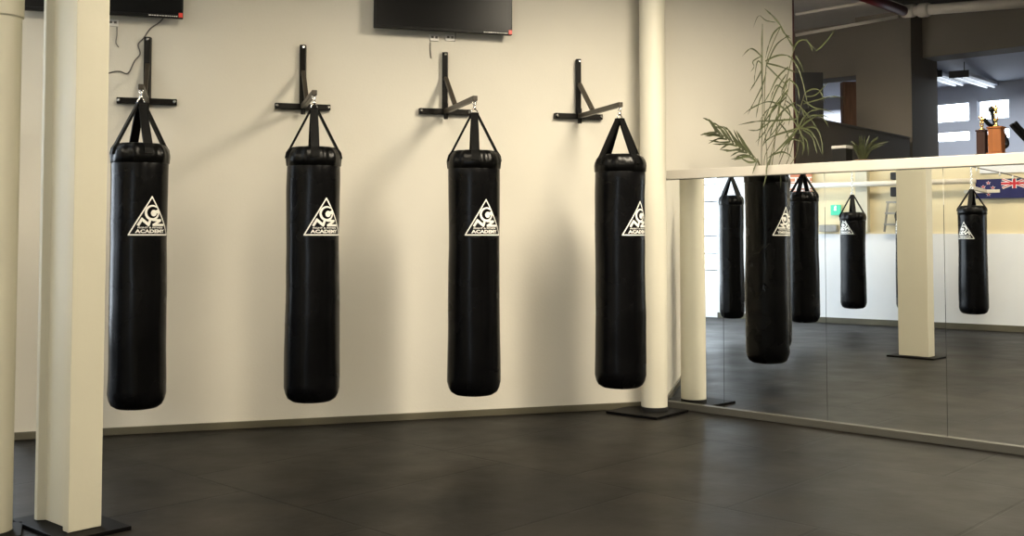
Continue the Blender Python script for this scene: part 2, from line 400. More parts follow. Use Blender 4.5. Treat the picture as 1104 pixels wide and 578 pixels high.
# window wall of the far room
pw = at_depth(1013, 120, 11.7); WN = NM.dot(Vector((pw.x, pw.y)) / S)
def wz(y, x=1050): return on_plane(x, y, NM, WN).z
def ws(px):
    p = ray(px, 120)[0]; return p * (WN / NM.dot(p))
zA, zB, zC, zD = on_plane(1030, 153, NM, WN).z, on_plane(1030, 141, NM, WN).z, on_plane(1030, 132, NM, WN).z, on_plane(1030, 110.5, NM, WN).z
xs = [ws(960), ws(1006), ws(1045.5), ws(1053.5), ws(1088.5), ws(1180)]
bm = bmesh.new()
TOPZ = CEIL
wallbox(bm, xs[0] - TM * 10.5, xs[1], 0.2, 0, TOPZ, NM); wallbox(bm, xs[2], xs[3], 0.2, 0, TOPZ, NM); wallbox(bm, xs[4], CR + NM * (WN - MD) + TM * 7.4, 0.2, 0, TOPZ, NM)
for a, b in ((1, 2), (3, 4)):
    wallbox(bm, xs[a], xs[b], 0.2, 0, zA, NM); wallbox(bm, xs[a], xs[b], 0.2, zB, zC, NM); wallbox(bm, xs[a], xs[b], 0.2, zD, TOPZ, NM)
struct('wall_window', bm, M['blue_wall'])
for i, (a, b) in enumerate(((1, 2), (3, 4))):
    bm = bmesh.new(); p3, q3 = xs[a] * S, xs[b] * S; o = NM * 0.03
    P = lambda s, z: Vector((s.x + o.x, s.y + o.y, z))
    for (z0, z1) in ((zA, zB), (zC, zD)):
        for (u, v) in ((P(p3, z0), P(q3, z0)), (P(p3, z1), P(q3, z1)), (P(p3, z0), P(p3, z1)), (P(q3, z0), P(q3, z1))):
            beam_box(bm, u, v, 0.03, 0.04)
    struct('window_%d' % (3 + i), bm, M['frame_white'])
# enclosing walls of the back rooms
e0 = CR + TM * 7.3
bm = bmesh.new(); wallbox(bm, e0, e0 + NM * 9, 0.2, 0, CEIL, TM); struct('wall_enclosing_right', bm, M['grey_wall'])
e1 = wall_pt(858.5) - TW * 0.6 + NW * 0.19
bm = bmesh.new(); wallbox(bm, e1, e1 + NW * 13.2, 0.2, 0, CEIL, -TW); struct('wall_enclosing_left', bm, M['blue_wall'])
# pale wall seen under the left beam
pb = at_depth(905, 100, 11.2); WB = NM.dot(Vector((pb.x, pb.y)) / S)

# floor and ceiling over the whole plan
hull = [LFAR * S - NL * .25, LNEAR * S - NL * .25, SR * S + Vector((-.2, -.2)), RC * S + Vector((.2, -.2)), (e0 + TM * .14) * S, (e0 + NM * (WN - MD + .14) + TM * .14) * S,
        (CR + NM * (WN - MD + .14) - TM * 12.3) * S, e1 * S - TW * .2, (WEND + NW * .17) * S + TW * .2, (WEND + NW * 1.5) * S + TW * .2, rb * S + NW * .2, ra * S + NW * .2]
bm = bmesh.new(); prism(bm, hull, -0.1, 0.0); struct('floor', bm, M['floor'])
bm = bmesh.new(); prism(bm, hull, CEIL, CEIL + 0.15); struct('ceiling', bm, M['ceiling'])

# ------------------------------------------------------------------ columns
def pipe_column(label, plan, r, ring_z=None, ang=0.0, half=0.19, CO=0.05, pdx=0.0, pdy=0.0, paint='column'):
    loc = Vector((plan[0] * S, plan[1] * S, 0))
    t = thing('round_column', label, 'column', loc, local=True)
    bm = bmesh.new()
    prof = [(0, CO), (r, CO), (r, ring_z or CEIL - .002)]
    if ring_z: prof += [(r + 0.003, ring_z + 0.004), (r + 0.008, ring_z + 0.008), (r + 0.008, CEIL - .002)]
    lathe(bm, prof + [(0, CEIL - .002)], 48)
    o = obj('shaft', bm, M[paint], t, smooth=True); m = o.modifiers.new('e', 'EDGE_SPLIT'); m.split_angle = 0.6
    bm = bmesh.new(); lathe(bm, [(0, 0.012), (r + 0.004, 0.012), (r + 0.004, CO - .0005), (0, CO - .0005)], 48); obj('rubber_collar', bm, M['rubber'], t)
    bm = bmesh.new(); c, s = math.cos(ang), math.sin(ang); h = half
    prism(bm, [(x * c - y * s + pdx, x * s + y * c + pdy) for x, y in ((-h, -h), (h, -h), (h, h), (-h, h))], 0.001, 0.02); obj('base_plate', bm, M['plate'], t, bevel=0.002)
    return t
pipe_column('white round pipe column in the corner where bag wall meets the mirrors', (0.809, 6.085), 0.104, None, math.atan2(TM.y, TM.x) + 0.06, 0.235, 0.05, -0.06, -.03, 'pipe_white')
pipe_column('cream round column at the left edge, beside the square column', (-1.745, 3.60), 0.094, 2.44, 0.4, 0.135, 0.024)
# steel H column with one side boxed in
HA = Vector((-1.473, 3.572)) * S; HU = Vector((0.667, 0.745)).normalized(); HV = Vector((-0.745, 0.667)).normalized()
t = thing('square_column', 'cream square steel column in front of the leftmost punching bag', 'column', (HA.x, HA.y, 0), local=True)
def H(u, v): return HU * u + HV * v
W_, D_ = 0.162, 0.355
plan = [H(0, 0), H(W_, 0), H(W_, D_), H(0, D_), H(0, D_ - 0.03), H(0.034, D_ - 0.05), H(0.034, 0.075), H(0, 0.055)]
bm = bmesh.new(); prism(bm, plan, 0.0215, CEIL - .002); obj('shaft', bm, M['column'], t, bevel=0.003)
bm = bmesh.new(); prism(bm, [H(-0.07, -0.10), H(W_ + 0.10, -0.10), H(W_ + 0.10, D_ + 0.1), H(-0.07, D_ + 0.1)], 0.001, 0.02); obj('base_plate', bm, M['plate'], t, bevel=0.002)

# ------------------------------------------------------------------ punching bags
def text_mesh(txt, size, bold=0.0):
    cu = bpy.data.curves.new('t', 'FONT'); cu.body = txt; cu.size = size; cu.align_x = 'CENTER'; cu.offset = bold; cu.resolution_u = 2
    o = bpy.data.objects.new('t', cu); COL.objects.link(o); bpy.context.view_layer.update()
    me = bpy.data.meshes.new_from_object(o.evaluated_get(bpy.context.evaluated_depsgraph_get()))
    vs = [v.co.copy() for v in me.vertices]; fs = [tuple(p.vertices) for p in me.polygons]
    bpy.data.objects.remove(o); bpy.data.curves.remove(cu); bpy.data.meshes.remove(me)
    return vs, fs
TXT = {}
def fit_text(txt, x0, x1, y0, y1, bold):
    if txt not in TXT: TXT[txt] = text_mesh(txt, 1.0, bold)
    vs, fs = TXT[txt]
    a, b = min(v.x for v in vs), max(v.x for v in vs); c, d = min(v.y for v in vs), max(v.y for v in vs)
    return [((v.x - a) / (b - a) * (x1 - x0) + x0, (v.y - c) / (d - c) * (y1 - y0) + y0) for v in vs], fs
def logo_bm(sc, place):
    bm = bmesh.new()
    def strip(pts, w, closed=False):
        pts = [Vector(p) for p in pts]
        if closed: pts = pts + [pts[0]]
        for a, b in zip(pts, pts[1:]):
            d = (b - a); n = max(1, int(d.length / 0.012)); s = Vector((-d.y, d.x)).normalized() * w / 2; e = d.normalized() * w * 0.42
            a2, b2 = a - e, b + e
            row = [(bm.verts.new(place(*(a2 + (b2 - a2) * i / n + s))), bm.verts.new(place(*(a2 + (b2 - a2) * i / n - s)))) for i in range(n + 1)]
            for p, q in zip(row, row[1:]): bm.faces.new((p[0], p[1], q[1], q[0]))
    def arc(cx, cy, ro, ri, a0, a1, n=28):
        row = []
        for i in range(n + 1):
            a = a0 + (a1 - a0) * i / n; k = i / n
            ri_ = ri(k) if callable(ri) else ri
            row.append((bm.verts.new(place(cx + ro * math.cos(a), cy + ro * math.sin(a))), bm.verts.new(place(cx + ri_ * math.cos(a), cy + ri_ * math.sin(a)))))
        for p, q in zip(row, row[1:]): bm.faces.new((p[0], p[1], q[1], q[0]))
    k = sc
    strip([(-0.145 * k, 0.006 * k), (0.145 * k, 0.006 * k), (0.0, 0.247 * k)], 0.0085 * k, True)
    cx, cy = 0.004 * k, 0.146 * k
    arc(cx, cy, 0.050 * k, lambda q: (0.041 - 0.007 * math.sin(q * PI)) * k, math.radians(48), math.radians(388), 44)
    arc(cx + 0.010 * k, cy - 0.002 * k, 0.0205 * k, 0.0003 * k, math.radians(0), math.radians(360), 24)
    strip([(cx + 0.018 * k, cy + 0.002 * k), (cx + 0.040 * k, cy + 0.010 * k)], 0.022 * k)
    w = 0.0165 * k
    strip([(-0.083 * k, 0.070 * k), (-0.062 * k, 0.104 * k)], w); strip([(-0.062 * k, 0.104 * k), (-0.020 * k, 0.070 * k)], w * 1.1); strip([(-0.020 * k, 0.070 * k), (-0.010 * k, 0.100 * k)], w)
    strip([(0.012 * k, 0.100 * k), (0.066 * k, 0.098 * k)], w * .85); strip([(0.062 * k, 0.097 * k), (0.018 * k, 0.071 * k)], w); strip([(0.012 * k, 0.069 * k), (0.092 * k, 0.069 * k)], w * .85)
    for txt, x0, x1, y0, y1, b in (('FIGHT & FITNESS', -0.088, 0.088, 0.0465, 0.0565, 0.03), ('ACADEMY', -0.104, 0.104, 0.0175, 0.0405, 0.045)):
        vs, fs = fit_text(txt, x0, x1, y0, y1, b)
        vv = [bm.verts.new(place(x * k, y * k)) for x, y in vs]
        for f in fs:
            try: bm.faces.new([vv[i] for i in f])
            except ValueError: pass
    return bm
def punching_bag(label, loc, rz, R, z0, z1, zs, zt, logo_z, group, strap_rot, chain_to=None, seed=0, logo=True, kmod=1.0):
    """loc plan metres; z0 bottom, z1 shoulder, zs strap apex, zt hook height (all metres)"""
    t = thing('punching_bag', label, 'punching bag', (loc[0], loc[1], z0), rz, group, local=True)
    Lb = z1 - z0; off = Vector((seed * 3.7, seed * 1.9, 0))
    def dent(a, z):
        p = Vector((math.cos(a) * 0.7, math.sin(a) * 0.7, z * 2.1)) + off
        q = Vector((math.cos(a) * 1.6, math.sin(a) * 1.6, z * 6.0)) + off
        return 0.007 * noise.noise(p) + 0.0022 * noise.noise(q)
    def Rz(z): 
        u = z / Lb
        return R * (1.0 + 0.028 * math.sin(PI * min(1, max(0, u)) * 0.9 + 2.2) * (1 - u) - 0.012 * math.exp(-((u - 0.62) / 0.12) ** 2))
    prof = [(0, 0.0), (R * .45, 0.003), (R * .72, 0.011), (R * .88, 0.030), (R * .96, 0.058), (Rz(.1), 0.10)]
    n = 44
    for i in range(1, n): 
        z = 0.10 + (Lb - 0.14 - 0.10) * i / n; prof.append((Rz(z), z))
    zc = Lb - 0.125
    prof += [(Rz(Lb - .13), Lb - 0.135), (R * .93, Lb - 0.07), (0, Lb - 0.05)]
    bm = bmesh.new(); lathe(bm, prof, 72, fn=dent); obj('body', bm, M['vinyl'], t, smooth=True)
    # stitched collar round the top
    bm = bmesh.new()
    fnc = lambda a, z: dent(a, z) * .8 + (0.004 * math.sin(11 * a + seed) + 0.003 * math.sin(17 * a + 2 * seed)) * (1 if z > zc + .045 else 0.15)
    lathe(bm, [(R * .985, zc - 0.003), (R * 1.022, zc), (R * 1.022, Lb - 0.078), (R * 1.0, Lb - 0.055), (R * .95, Lb - 0.032), (R * .87, Lb - 0.012), (R * .76, Lb), (R * .5, Lb + 0.004), (0, Lb + 0.004)], 72, fn=fnc)
    obj('collar', bm, M['collar'], t, smooth=True)
    for k in range(4):
        a = strap_rot + k * PI / 2
        d = Vector((math.cos(a), math.sin(a), 0)); s = Vector((-math.sin(a), math.cos(a), 0))
        bm = bmesh.new()
        p_in, p_out = Vector((0, 0, zs - z0)) + d * 0.022, d * (R * .86) + Vector((0, 0, Lb - 0.006))
        mid = d * (R * .97) + Vector((0, 0, Lb - 0.035)); p_low = d * (R * 1.012) + Vector((0, 0, Lb - 0.075))
        rows = []
        for p, w in ((p_in + Vector((0, 0, 0.012)), 0.020), (p_in, 0.023), ((p_in * .5 + p_out * .5), 0.027), (p_out, 0.028), (mid, 0.028), (p_low, 0.028)):
            nrm = (d * 0.9 + Vector((0, 0, .25))).normalized() * 0.008
            rows.append([bm.verts.new(p + s * w + nrm), bm.verts.new(p - s * w + nrm), bm.verts.new(p - s * w - nrm), bm.verts.new(p + s * w - nrm)])
        for A, B in zip(rows, rows[1:]):
            for i in range(4): bm.faces.new((A[i], A[(i + 1) % 4], B[(i + 1) % 4], B[i]))
        bm.faces.new(rows[0][::-1]); bm.faces.new(rows[-1])
        obj('strap', bm, M['webbing'], t)
    top = (chain_to or zt) - z0; zz = zs - z0 + 0.012
    bm = bmesh.new()
    link_ring(bm, (0, 0, zz + 0.006), (1, 0, 0), (0, 0, 1), 0.024, 0.022, 0.0045)
    lathe(bm, [(0, zz + .024), (0.011, zz + .026), (0.013, zz + .036), (0.009, zz + .05), (0, zz + .052)], 16)
    z = zz + 0.062; i = 0
    while z < top + 0.004:
        u = Vector((1, 0, 0)) if i % 2 else Vector((0, 1, 0)); link_ring(bm, (0, 0, z), u, (0, 0, 1), 0.011, 0.019, 0.004, 10); z += 0.028; i += 1
    obj('chain', bm, M['chrome'], t, smooth=True)
    if logo:
        zb = logo_z - z0
        def place(u, v):
            th = u / R; zq = zb + v; a = th - PI / 2
            r = Rz(zq) + dent(a, zq) + 0.0022
            return Vector((r * math.cos(a), r * math.sin(a), zq))
        lg = obj('logo', logo_bm(kmod, place), M['print'], t); lg['label'] = 'white printed triangle logo'
    return t

HB = 0.7899
HR = 0.69
def floor_at(x, y, H_):
    p, h = ray(x, y); return p * (H_ / h)
specs = [  # px, bottom row, radius px, bracket px, logo turn, strap turn, label
    (147.0, 441.0, 31.3, 158.5, 25.5, 0.30, 'leftmost black punching bag hanging beside the cream square column'),
    (336.0, 433.5, 29.4, 326.0, 27.5, 0.06, 'second black punching bag from the left, hanging between the two televisions'),
    (511.0, 426.5, 28.0, 479.0, 26.5, 0.05, 'black punching bag hanging below the right wall television'),
    (669.5, 418.0, 27.3, 622.5, 50.0, 0.65, 'black punching bag hanging against the white round pipe column')]
blabels = ['black steel wall bracket holding the leftmost punching bag', 'black steel wall bracket holding the second bag from the left',
           'black steel wall bracket just under the right television', 'black steel wall bracket nearest the white pipe column']
for i, (px, by, rp, kx, turn, srot, lab) in enumerate(specs):
    c = floor_at(px, by, -HB) if i < 3 else Vector((0.566, 5.5638))
    loc = c * S
    R = rp * c.y / F * S * c.y / c.length
    face = math.atan2(-c.x, c.y)
    punching_bag(lab, loc, face + math.radians(turn), R, (1 - HB) * S, 1.425 * S, 1.608 * S, HR * S + S - 0.03, 1.0 * S + 0.002, 'punching bags along the bag wall',
                 srot - math.radians(turn), seed=i + 1)
    # bracket
    p = ray(kx, 120)[0]; wp = p * (WD / NW.dot(p))
    w3 = Vector((wp.x * S, wp.y * S, (1 + HR) * S)); out = Vector((-NW.x, -NW.y, 0)); sd = Vector((TW.x, TW.y, 0)); up = Vector((0, 0, 1))
    t = thing('wall_bracket', blabels[i], 'bracket', w3, 0, 'bag brackets on the wall')
    t['_local'] = 0
    bpy.context.view_layer.update()
    bw = 0.044
    bm = bmesh.new(); beam_box(bm, w3 - sd * 0.205 + out * bw / 2, w3 + sd * 0.205 + out * bw / 2, bw, bw); cb = obj('cross_bar', bm, M['steel_black'], t, bevel=0.004)
    bm = bmesh.new(); beam_box(bm, w3 + out * bw / 2 + up * (bw / 2 + .0005), w3 + out * bw / 2 + up * 0.465, bw, bw); up_o = obj('upright', bm, M['steel_black'], t, bevel=0.004)
    for q, par in ((w3 - sd * 0.19, cb), (w3 + sd * 0.19, cb), (w3 + up * 0.445, up_o)):
        bm = bmesh.new(); R3 = out.to_track_quat('Z', 'Y').to_matrix().to_4x4()
        lathe(bm, [(0, 0.0), (0.013, 0.0), (0.013, 0.008), (0.006, 0.012), (0, 0.012)], 6)
        bm.transform(Matrix.Translation(q + out * (bw + 0.001)) @ R3)
        b_ = obj('bolt', bm, M['chrome'], t)
    tip = Vector((loc.x, loc.y, (1 + HR) * S)); base = w3 + out * (bw + 0.012)
    ad = (tip - base).normalized()
    bm = bmesh.new(); beam_box(bm, base, tip + ad * 0.022, 0.036, 0.036); obj('arm', bm, M['steel_lit'], t, bevel=0.004)
    alen = (tip - base).length
    bt = w3 + out * (bw + .004) + up * 0.26
    bm = bmesh.new(); beam_box(bm, bt, base + ad * alen * 0.34 + up * 0.02, 0.030, 0.030); obj('brace', bm, M['steel_lit'], t, bevel=0.003)
    bm = bmesh.new(); lathe(bm, [(0, -.06), (0.017, -.06), (0.017, .06), (0, .06)], 16); bm.transform(Matrix.Translation(base)); obj('pivot', bm, M['steel_black'], t)
    bm = bmesh.new(); link_ring(bm, tip - up * 0.028, sd, up, 0.012, 0.018, 0.004); obj('hook', bm, M['chrome'], t, smooth=True)

# bags elsewhere in the room, seen in the mirrors
def virt(x, y, hb):
    p, h = ray(x, y); q = p * (-hb / h); return unmirror_plan(q), q.y
far = [  # x, bottom y, width px, shoulder y, apex y, logo x offset (px) or None, label
    (789.5, 343.5, 27, 211, 192, None, 'dark bag reflected beside the large bag, next to the window, in the mirrors'),
    (867.5, 348.0, 33, 207, 189, None, 'black bag reflected to the right of the large bag in the mirrors'),
    (920.5, 333.0, 28, 229, 211, -9, 'black bag reflected near the exit sign in the mirrors'),
    (981.0, 335.0, 29, 227, 209, -12, 'black bag half hidden behind the reflected square column'),
    (1050.0, 339.0, 32, 222, 205, -9, 'black bag reflected under the navy flag at the right')]
for i, (px, by, wp_, sy, ay, lo, lab) in enumerate(far):
    c, Zv = virt(px, by, HB)
    mpp = Zv / F * S; R = wp_ / 2 * mpp / math.hypot(1, (px - 552) / F)
    zsh = S + (Y0 - sy) * mpp; zap = S + (Y0 - ay) * mpp
    cv = unmirror_plan(Vector((0, 0)))
    d = (cv - c).normalized()          # towards the reflected viewer
    face = math.atan2(d.x, -d.y)
    th = 0.0
    if lo is not None: th = -math.asin(max(-.95, min(.95, lo / (wp_ / 2)))) 
    punching_bag(lab, c * S, face + (-th if False else th * -1 if False else 0) + (math.asin(max(-.9, min(.9, -lo / (wp_ / 2)))) if lo is not None else PI * .7), R, (1 - HB) * S, zsh, zap, zap + .1, S - 0.06 + (0.09 if lo else 0) - 0.07 * (i == 4), 'punching bags across the room',
                 0.3 + i, chain_to=CEIL - 0.03, seed=9 + i, kmod=0.95)

# ------------------------------------------------------------------ televisions
def television(label, xl, xr, ybl, ybr, zoff=0.09, width=None, cord=None):
    a = on_wall(xl, ybl, zoff) if xl is not None else None
    b = on_wall(xr, ybr, zoff)
    sd = Vector((TW.x, TW.y, 0)); out = Vector((-NW.x, -NW.y, 0)); up = Vector((0, 0, 1))
    w = width or (b - a).length
    h = w * 0.575; z = b.z; a = b - sd * w
    t = thing('television', label, 'television', (a + b) / 2 - out * 0.02, 0, 'wall televisions'); bpy.context.view_layer.update()
    c = (a + b) / 2; c.z = z
    bm = bmesh.new(); beam_box(bm, a + up * h / 2 - out * 0.022, b + up * h / 2 - out * 0.022, 0.04, h); obj('casing', bm, M['tv'], t, bevel=0.006)
    bm = bmesh.new(); beam_box(bm, a + sd * .012 + up * (h / 2 + .008) , b - sd * .012 + up * (h / 2 + .008), 0.004, h - 0.03); obj('screen', bm, M['screen'], t)
    bm = bmesh.new(); beam_box(bm, b - sd * 0.031 + up * 0.022 + out * .003, b - sd * 0.004 + up * 0.022 + out * .003, 0.004, 0.032); g = obj('badge', bm, M['red'], t); g['label'] = 'small red corner badge'
    bm = bmesh.new()
    x = 0.04
    rnd = random.Random(3)
    while x < 0.22:
        w_ = rnd.uniform(.006, .018); beam_box(bm, b - sd * (x + w_) + up * 0.012 + out * .002, b - sd * x + up * 0.012 + out * .002, 0.003, rnd.uniform(.004, .008)); x += w_ + .004
    obj('sticker', bm, M['outlet'], t)
    bm = bmesh.new(); d0 = zoff * S - 0.042
    beam_box(bm, c + up * h * .5 - out * 0.042, c + up * h * .5 - out * (0.042 + d0 - 0.003), 0.25, 0.2); obj('mount', bm, M['steel_black'], t)
    if cord:
        bm = bmesh.new(); tube(bm, smooth_path([on_wall(x, y, 0.006) for x, y in cord], 5), 0.005, 6); obj('power_cord', bm, M['cable'], t, smooth=True)
    return w
TVW = television('black television on the bag wall, above the third punching bag', 403.5, 552.5, 29.5, 38.0)
television('black television at the top left, behind the square column', None, 197.5, None, 20.0, width=TVW * 1.01, cord=[(178, 17), (172, 24), (162, 31), (155, 41), (149, 48), (151, 58), (145, 66), (138, 79), (130, 77), (124, 77), (117, 79)])

def outlet(label, px, py, w=0.075, h=0.05, grp='wall power outlets', cord=None):
    p = on_wall(px, py); sd = Vector((TW.x, TW.y, 0)); out = Vector((-NW.x, -NW.y, 0)); up = Vector((0, 0, 1))
    t = thing('power_outlet', label, 'power outlet', p, 0, grp); bpy.context.view_layer.update()
    bm = bmesh.new(); beam_box(bm, p - sd * w / 2 + out * .006, p + sd * w / 2 + out * .006, 0.012, h); obj('face_plate', bm, M['outlet'], t, bevel=0.003)
    for k in (-1, 1):
        bm = bmesh.new(); q = p + sd * k * w * 0.22 + out * .014 + up * .004; beam_box(bm, q - sd * .009, q + sd * .009, 0.005, 0.016); obj('socket', bm, M['cable'], t)
    if cord:
        bm = bmesh.new(); tube(bm, smooth_path([on_wall(x, y, 0.006) for x, y in cord], 5), 0.0035, 6); obj('cord', bm, M['cable'], t, smooth=True)
outlet('double outlet on the wall under the left television', 122, 25, 0.07, 0.05, cord=[(126, 29), (126, 38), (125, 46), (128, 51)])
outlet('left one of two outlets below the right television', 468, 41, 0.07, 0.05, cord=[(464, 46), (464, 54), (465, 63)])
outlet('right one of two outlets below the right television', 485, 41, 0.075, 0.05, cord=[(490, 45), (491, 38), (491, 30)])
# ------------------------------------------------------------------ plants on the ledge
def blade(bm, pts, w, fold=0.35):
    pts = smooth_path(pts, 5); n = len(pts); rows = []
    for i, p in enumerate(pts):
        d = (pts[min(i + 1, n - 1)] - pts[max(i - 1, 0)]).normalized()
        t = i / (n - 1); ww = w * (0.35 + 0.65 * math.sin(PI * min(1, t * 1.25 + .12)) if t < .7 else max(0.04, (1 - t) / .3 * 0.93)) / 2
        s = d.cross(Vector((NM.x, NM.y, 0.15)))
        if s.length < 1e-3: s = Vector((1, 0, 0))
        s.normalize(); n2 = d.cross(s).normalized()
        rows.append([bm.verts.new(p - s * ww + n2 * ww * fold), bm.verts.new(p), bm.verts.new(p + s * ww + n2 * ww * fold)])
    for a, b in zip(rows, rows[1:]):
        bm.faces.new((a[0], a[1], b[1], b[0])); bm.faces.new((a[1], a[2], b[2], b[1]))
rp = random.Random(21)
def lm(x, y, off): return on_mirror(x, y, off)
PPX = 826
pb_ = on_mirror(PPX, 180, 0.075); pbz = (1 + FB - 0.18) * S
t = thing('potted_palm', 'tall thin leafed plant on the ledge against the cream wall', 'plant', (pb_.x, pb_.y, pbz)); bpy.context.view_layer.update()
bm = bmesh.new(); lathe(bm, [(0, 0), (0.055, 0), (0.075, 0.15), (0.082, 0.155), (0.082, 0.18), (0.07, 0.18), (0.068, 0.155), (0, 0.15)], 28, (pb_.x, pb_.y, pbz + .001)); obj('pot', bm, M['pot'], t, smooth=True)
bm = bmesh.new(); lathe(bm, [(0, 0.152), (0.0675, 0.150), (0.066, 0.158), (0, 0.164)], 20, (pb_.x, pb_.y, pbz)); obj('soil', bm, M['soil'], t)
foot = Vector((pb_.x, pb_.y, pbz + .16))
def stem_part(pts, w, leaves, off0):
    """pts: pixel path of the stem; leaves: list of (pixel path, width px)"""
    n = len(pts)
    P3 = [lm(x, y, off0[0] + (off0[1] - off0[0]) * i / max(1, n - 1)) for i, (x, y) in enumerate(pts)]
    bm = bmesh.new(); tube(bm, smooth_path([foot + Vector((rp.uniform(-.03, .03), rp.uniform(-.02, .02), 0))] + P3, 5), [w] * ((n) * 5 + 1), 6)
    st = obj('stem', bm, M['stem'], t, smooth=True)
    if leaves:
        bm = bmesh.new()
        for lp, lw in leaves:
            o0 = off0[1] if True else 0; j = rp.uniform(-.05, .03); m = len(lp)
            blade(bm, [lm(x, y, o0 + j * i / (m - 1)) for i, (x, y) in enumerate(lp)], lw * 6.6e-3)
        obj('frond', bm, M['leaf'], t)
OF = (0.075, 0.06)
# upright culms with drooping narrow leaves
stem_part([(821, 172), (822, 130), (822, 80), (822, 26)], 0.0035,
          [([(822, 108), (821, 60), (822, 24)], 1.5), ([(822, 62), (814, 54), (808, 53), (800, 61)], 2.0), ([(822, 60), (812, 66), (813, 72), (809, 78)], 1.6),
           ([(822, 70), (817, 66), (814, 80), (813, 92)], 1.5), ([(822, 74), (816, 86), (808, 99)], 2.0), ([(822, 100), (818, 112), (815, 128)], 1.6),
           ([(822, 128), (820, 140), (817, 158)], 1.6)], OF)
stem_part([(827, 172), (824, 125), (826, 72), (832, 50), (842, 28)], 0.0035,
          [([(842, 28), (834, 18), (824, 9)], 2.2), ([(842, 28), (834, 36), (829, 48), (825, 64)], 2.0), ([(842, 28), (846, 36), (853, 42)], 2.2),
           ([(836, 24), (826, 22), (818, 17), (812, 30)], 1.2), ([(825, 66), (838, 60), (849, 60), (857, 66)], 2.2), ([(826, 68), (842, 72), (861, 79)], 2.2),
           ([(826, 72), (836, 50), (846, 41), (852, 38)], 1.8), ([(826, 70), (834, 78), (842, 86), (848, 92)], 2.0), ([(826, 78), (822, 92), (812, 112), (806, 124)], 1.8)], (0.08, 0.04))
stem_part([(833, 172), (840, 120), (852, 70), (856, 52)], 0.0035,
          [([(856, 52), (850, 42), (845, 34)], 2.0), ([(856, 52), (862, 44), (870, 44), (880, 55)], 2.2), ([(880, 55), (886, 50), (893, 42), (901, 31)], 2.0),
           ([(870, 43), (874, 50), (876, 56)], 1.6), ([(858, 60), (864, 70), (866, 78)], 2.0), ([(854, 64), (860, 72), (866, 90), (872, 118)], 1.8),
           ([(850, 72), (838, 84), (830, 100), (823, 112)], 2.2), ([(848, 80), (838, 96), (829, 118), (822, 136)], 2.0), ([(846, 88), (848, 92), (846, 98), (840, 106)], 1.8)], (0.09, 0.03))
stem_part([(842, 172), (852, 150), (860, 138)], 0.0035,
          [([(861, 138), (848, 142), (836, 146), (827, 151), (822, 158)], 2.2), ([(861, 138), (848, 152), (836, 164), (826, 172)], 2.4), ([(861, 138), (852, 150), (844, 160), (840, 171)], 2.2),
           ([(861, 138), (858, 120), (850, 104), (842, 98)], 2.2), ([(861, 138), (850, 122), (838, 112), (826, 110), (810, 117), (801, 124)], 2.2),
           ([(861, 138), (866, 128), (874, 120), (884, 118)], 2.0), ([(861, 138), (872, 140), (880, 150), (886, 166)], 2.2), ([(861, 138), (866, 150), (867, 164)], 2.0),
           ([(862, 138), (872, 130), (884, 124), (896, 128)], 2.0)], (0.09, 0.05))
stem_part([(850, 172), (862, 120), (868, 100)], 0.003,
          [([(868, 100), (876, 96), (884, 98), (890, 112)], 1.8), ([(868, 104), (880, 102), (893, 88)], 1.6), ([(866, 108), (878, 116), (888, 118), (900, 122)], 1.6),
           ([(866, 112), (880, 108), (896, 104), (912, 106)], 1.6), ([(864, 116), (874, 128), (882, 140)], 1.8), ([(862, 122), (852, 112), (846, 108)], 1.8)], (0.10, 0.12))
stem_part([(856, 172), (862, 150), (868, 128)], 0.003,
          [([(862, 150), (866, 156), (865, 168)], 2.0), ([(864, 146), (870, 152), (872, 168)], 2.2), ([(866, 140), (876, 148), (881, 166)], 2.2),
           ([(866, 138), (880, 138), (886, 152), (887, 168)], 2.0), ([(862, 152), (854, 150), (850, 158), (849, 170)], 2.0), ([(864, 144), (852, 142), (846, 150)], 1.8),
           ([(868, 128), (878, 124), (888, 128), (894, 138)], 1.8), ([(868, 128), (864, 116), (858, 112)], 1.8)], (0.09, 0.07))
stem_part([(830, 172), (838, 140), (848, 104), (852, 84)], 0.003,
          [([(850, 96), (842, 108), (838, 124), (832, 140)], 2.0), ([(848, 104), (840, 112), (828, 118), (818, 132)], 2.0), ([(846, 112), (852, 122), (850, 136)], 1.8),
           ([(843, 122), (834, 134), (830, 148)], 2.0), ([(852, 84), (846, 92), (843, 100), (846, 104)], 2.2), ([(840, 132), (848, 142), (852, 156)], 2.0), ([(852, 86), (860, 94), (862, 108)], 1.8)], (0.08, 0.06))
stem_part([(824, 172), (834, 150), (846, 132)], 0.003,
          [([(861, 128), (838, 130), (815, 131), (795, 135)], 2.2), ([(832, 130), (818, 140), (806, 140)], 1.8), ([(846, 128), (836, 140), (828, 150)], 1.8),
           ([(836, 130), (828, 142), (822, 158)], 1.8), ([(848, 100), (836, 116), (824, 132), (818, 146)], 2.2), ([(842, 104), (832, 120), (826, 140), (814, 154)], 2.2),
           ([(858, 110), (846, 118), (836, 130), (830, 144)], 2.2), ([(845, 96), (838, 92), (834, 98), (830, 110)], 2.0)], (0.08, 0.05))
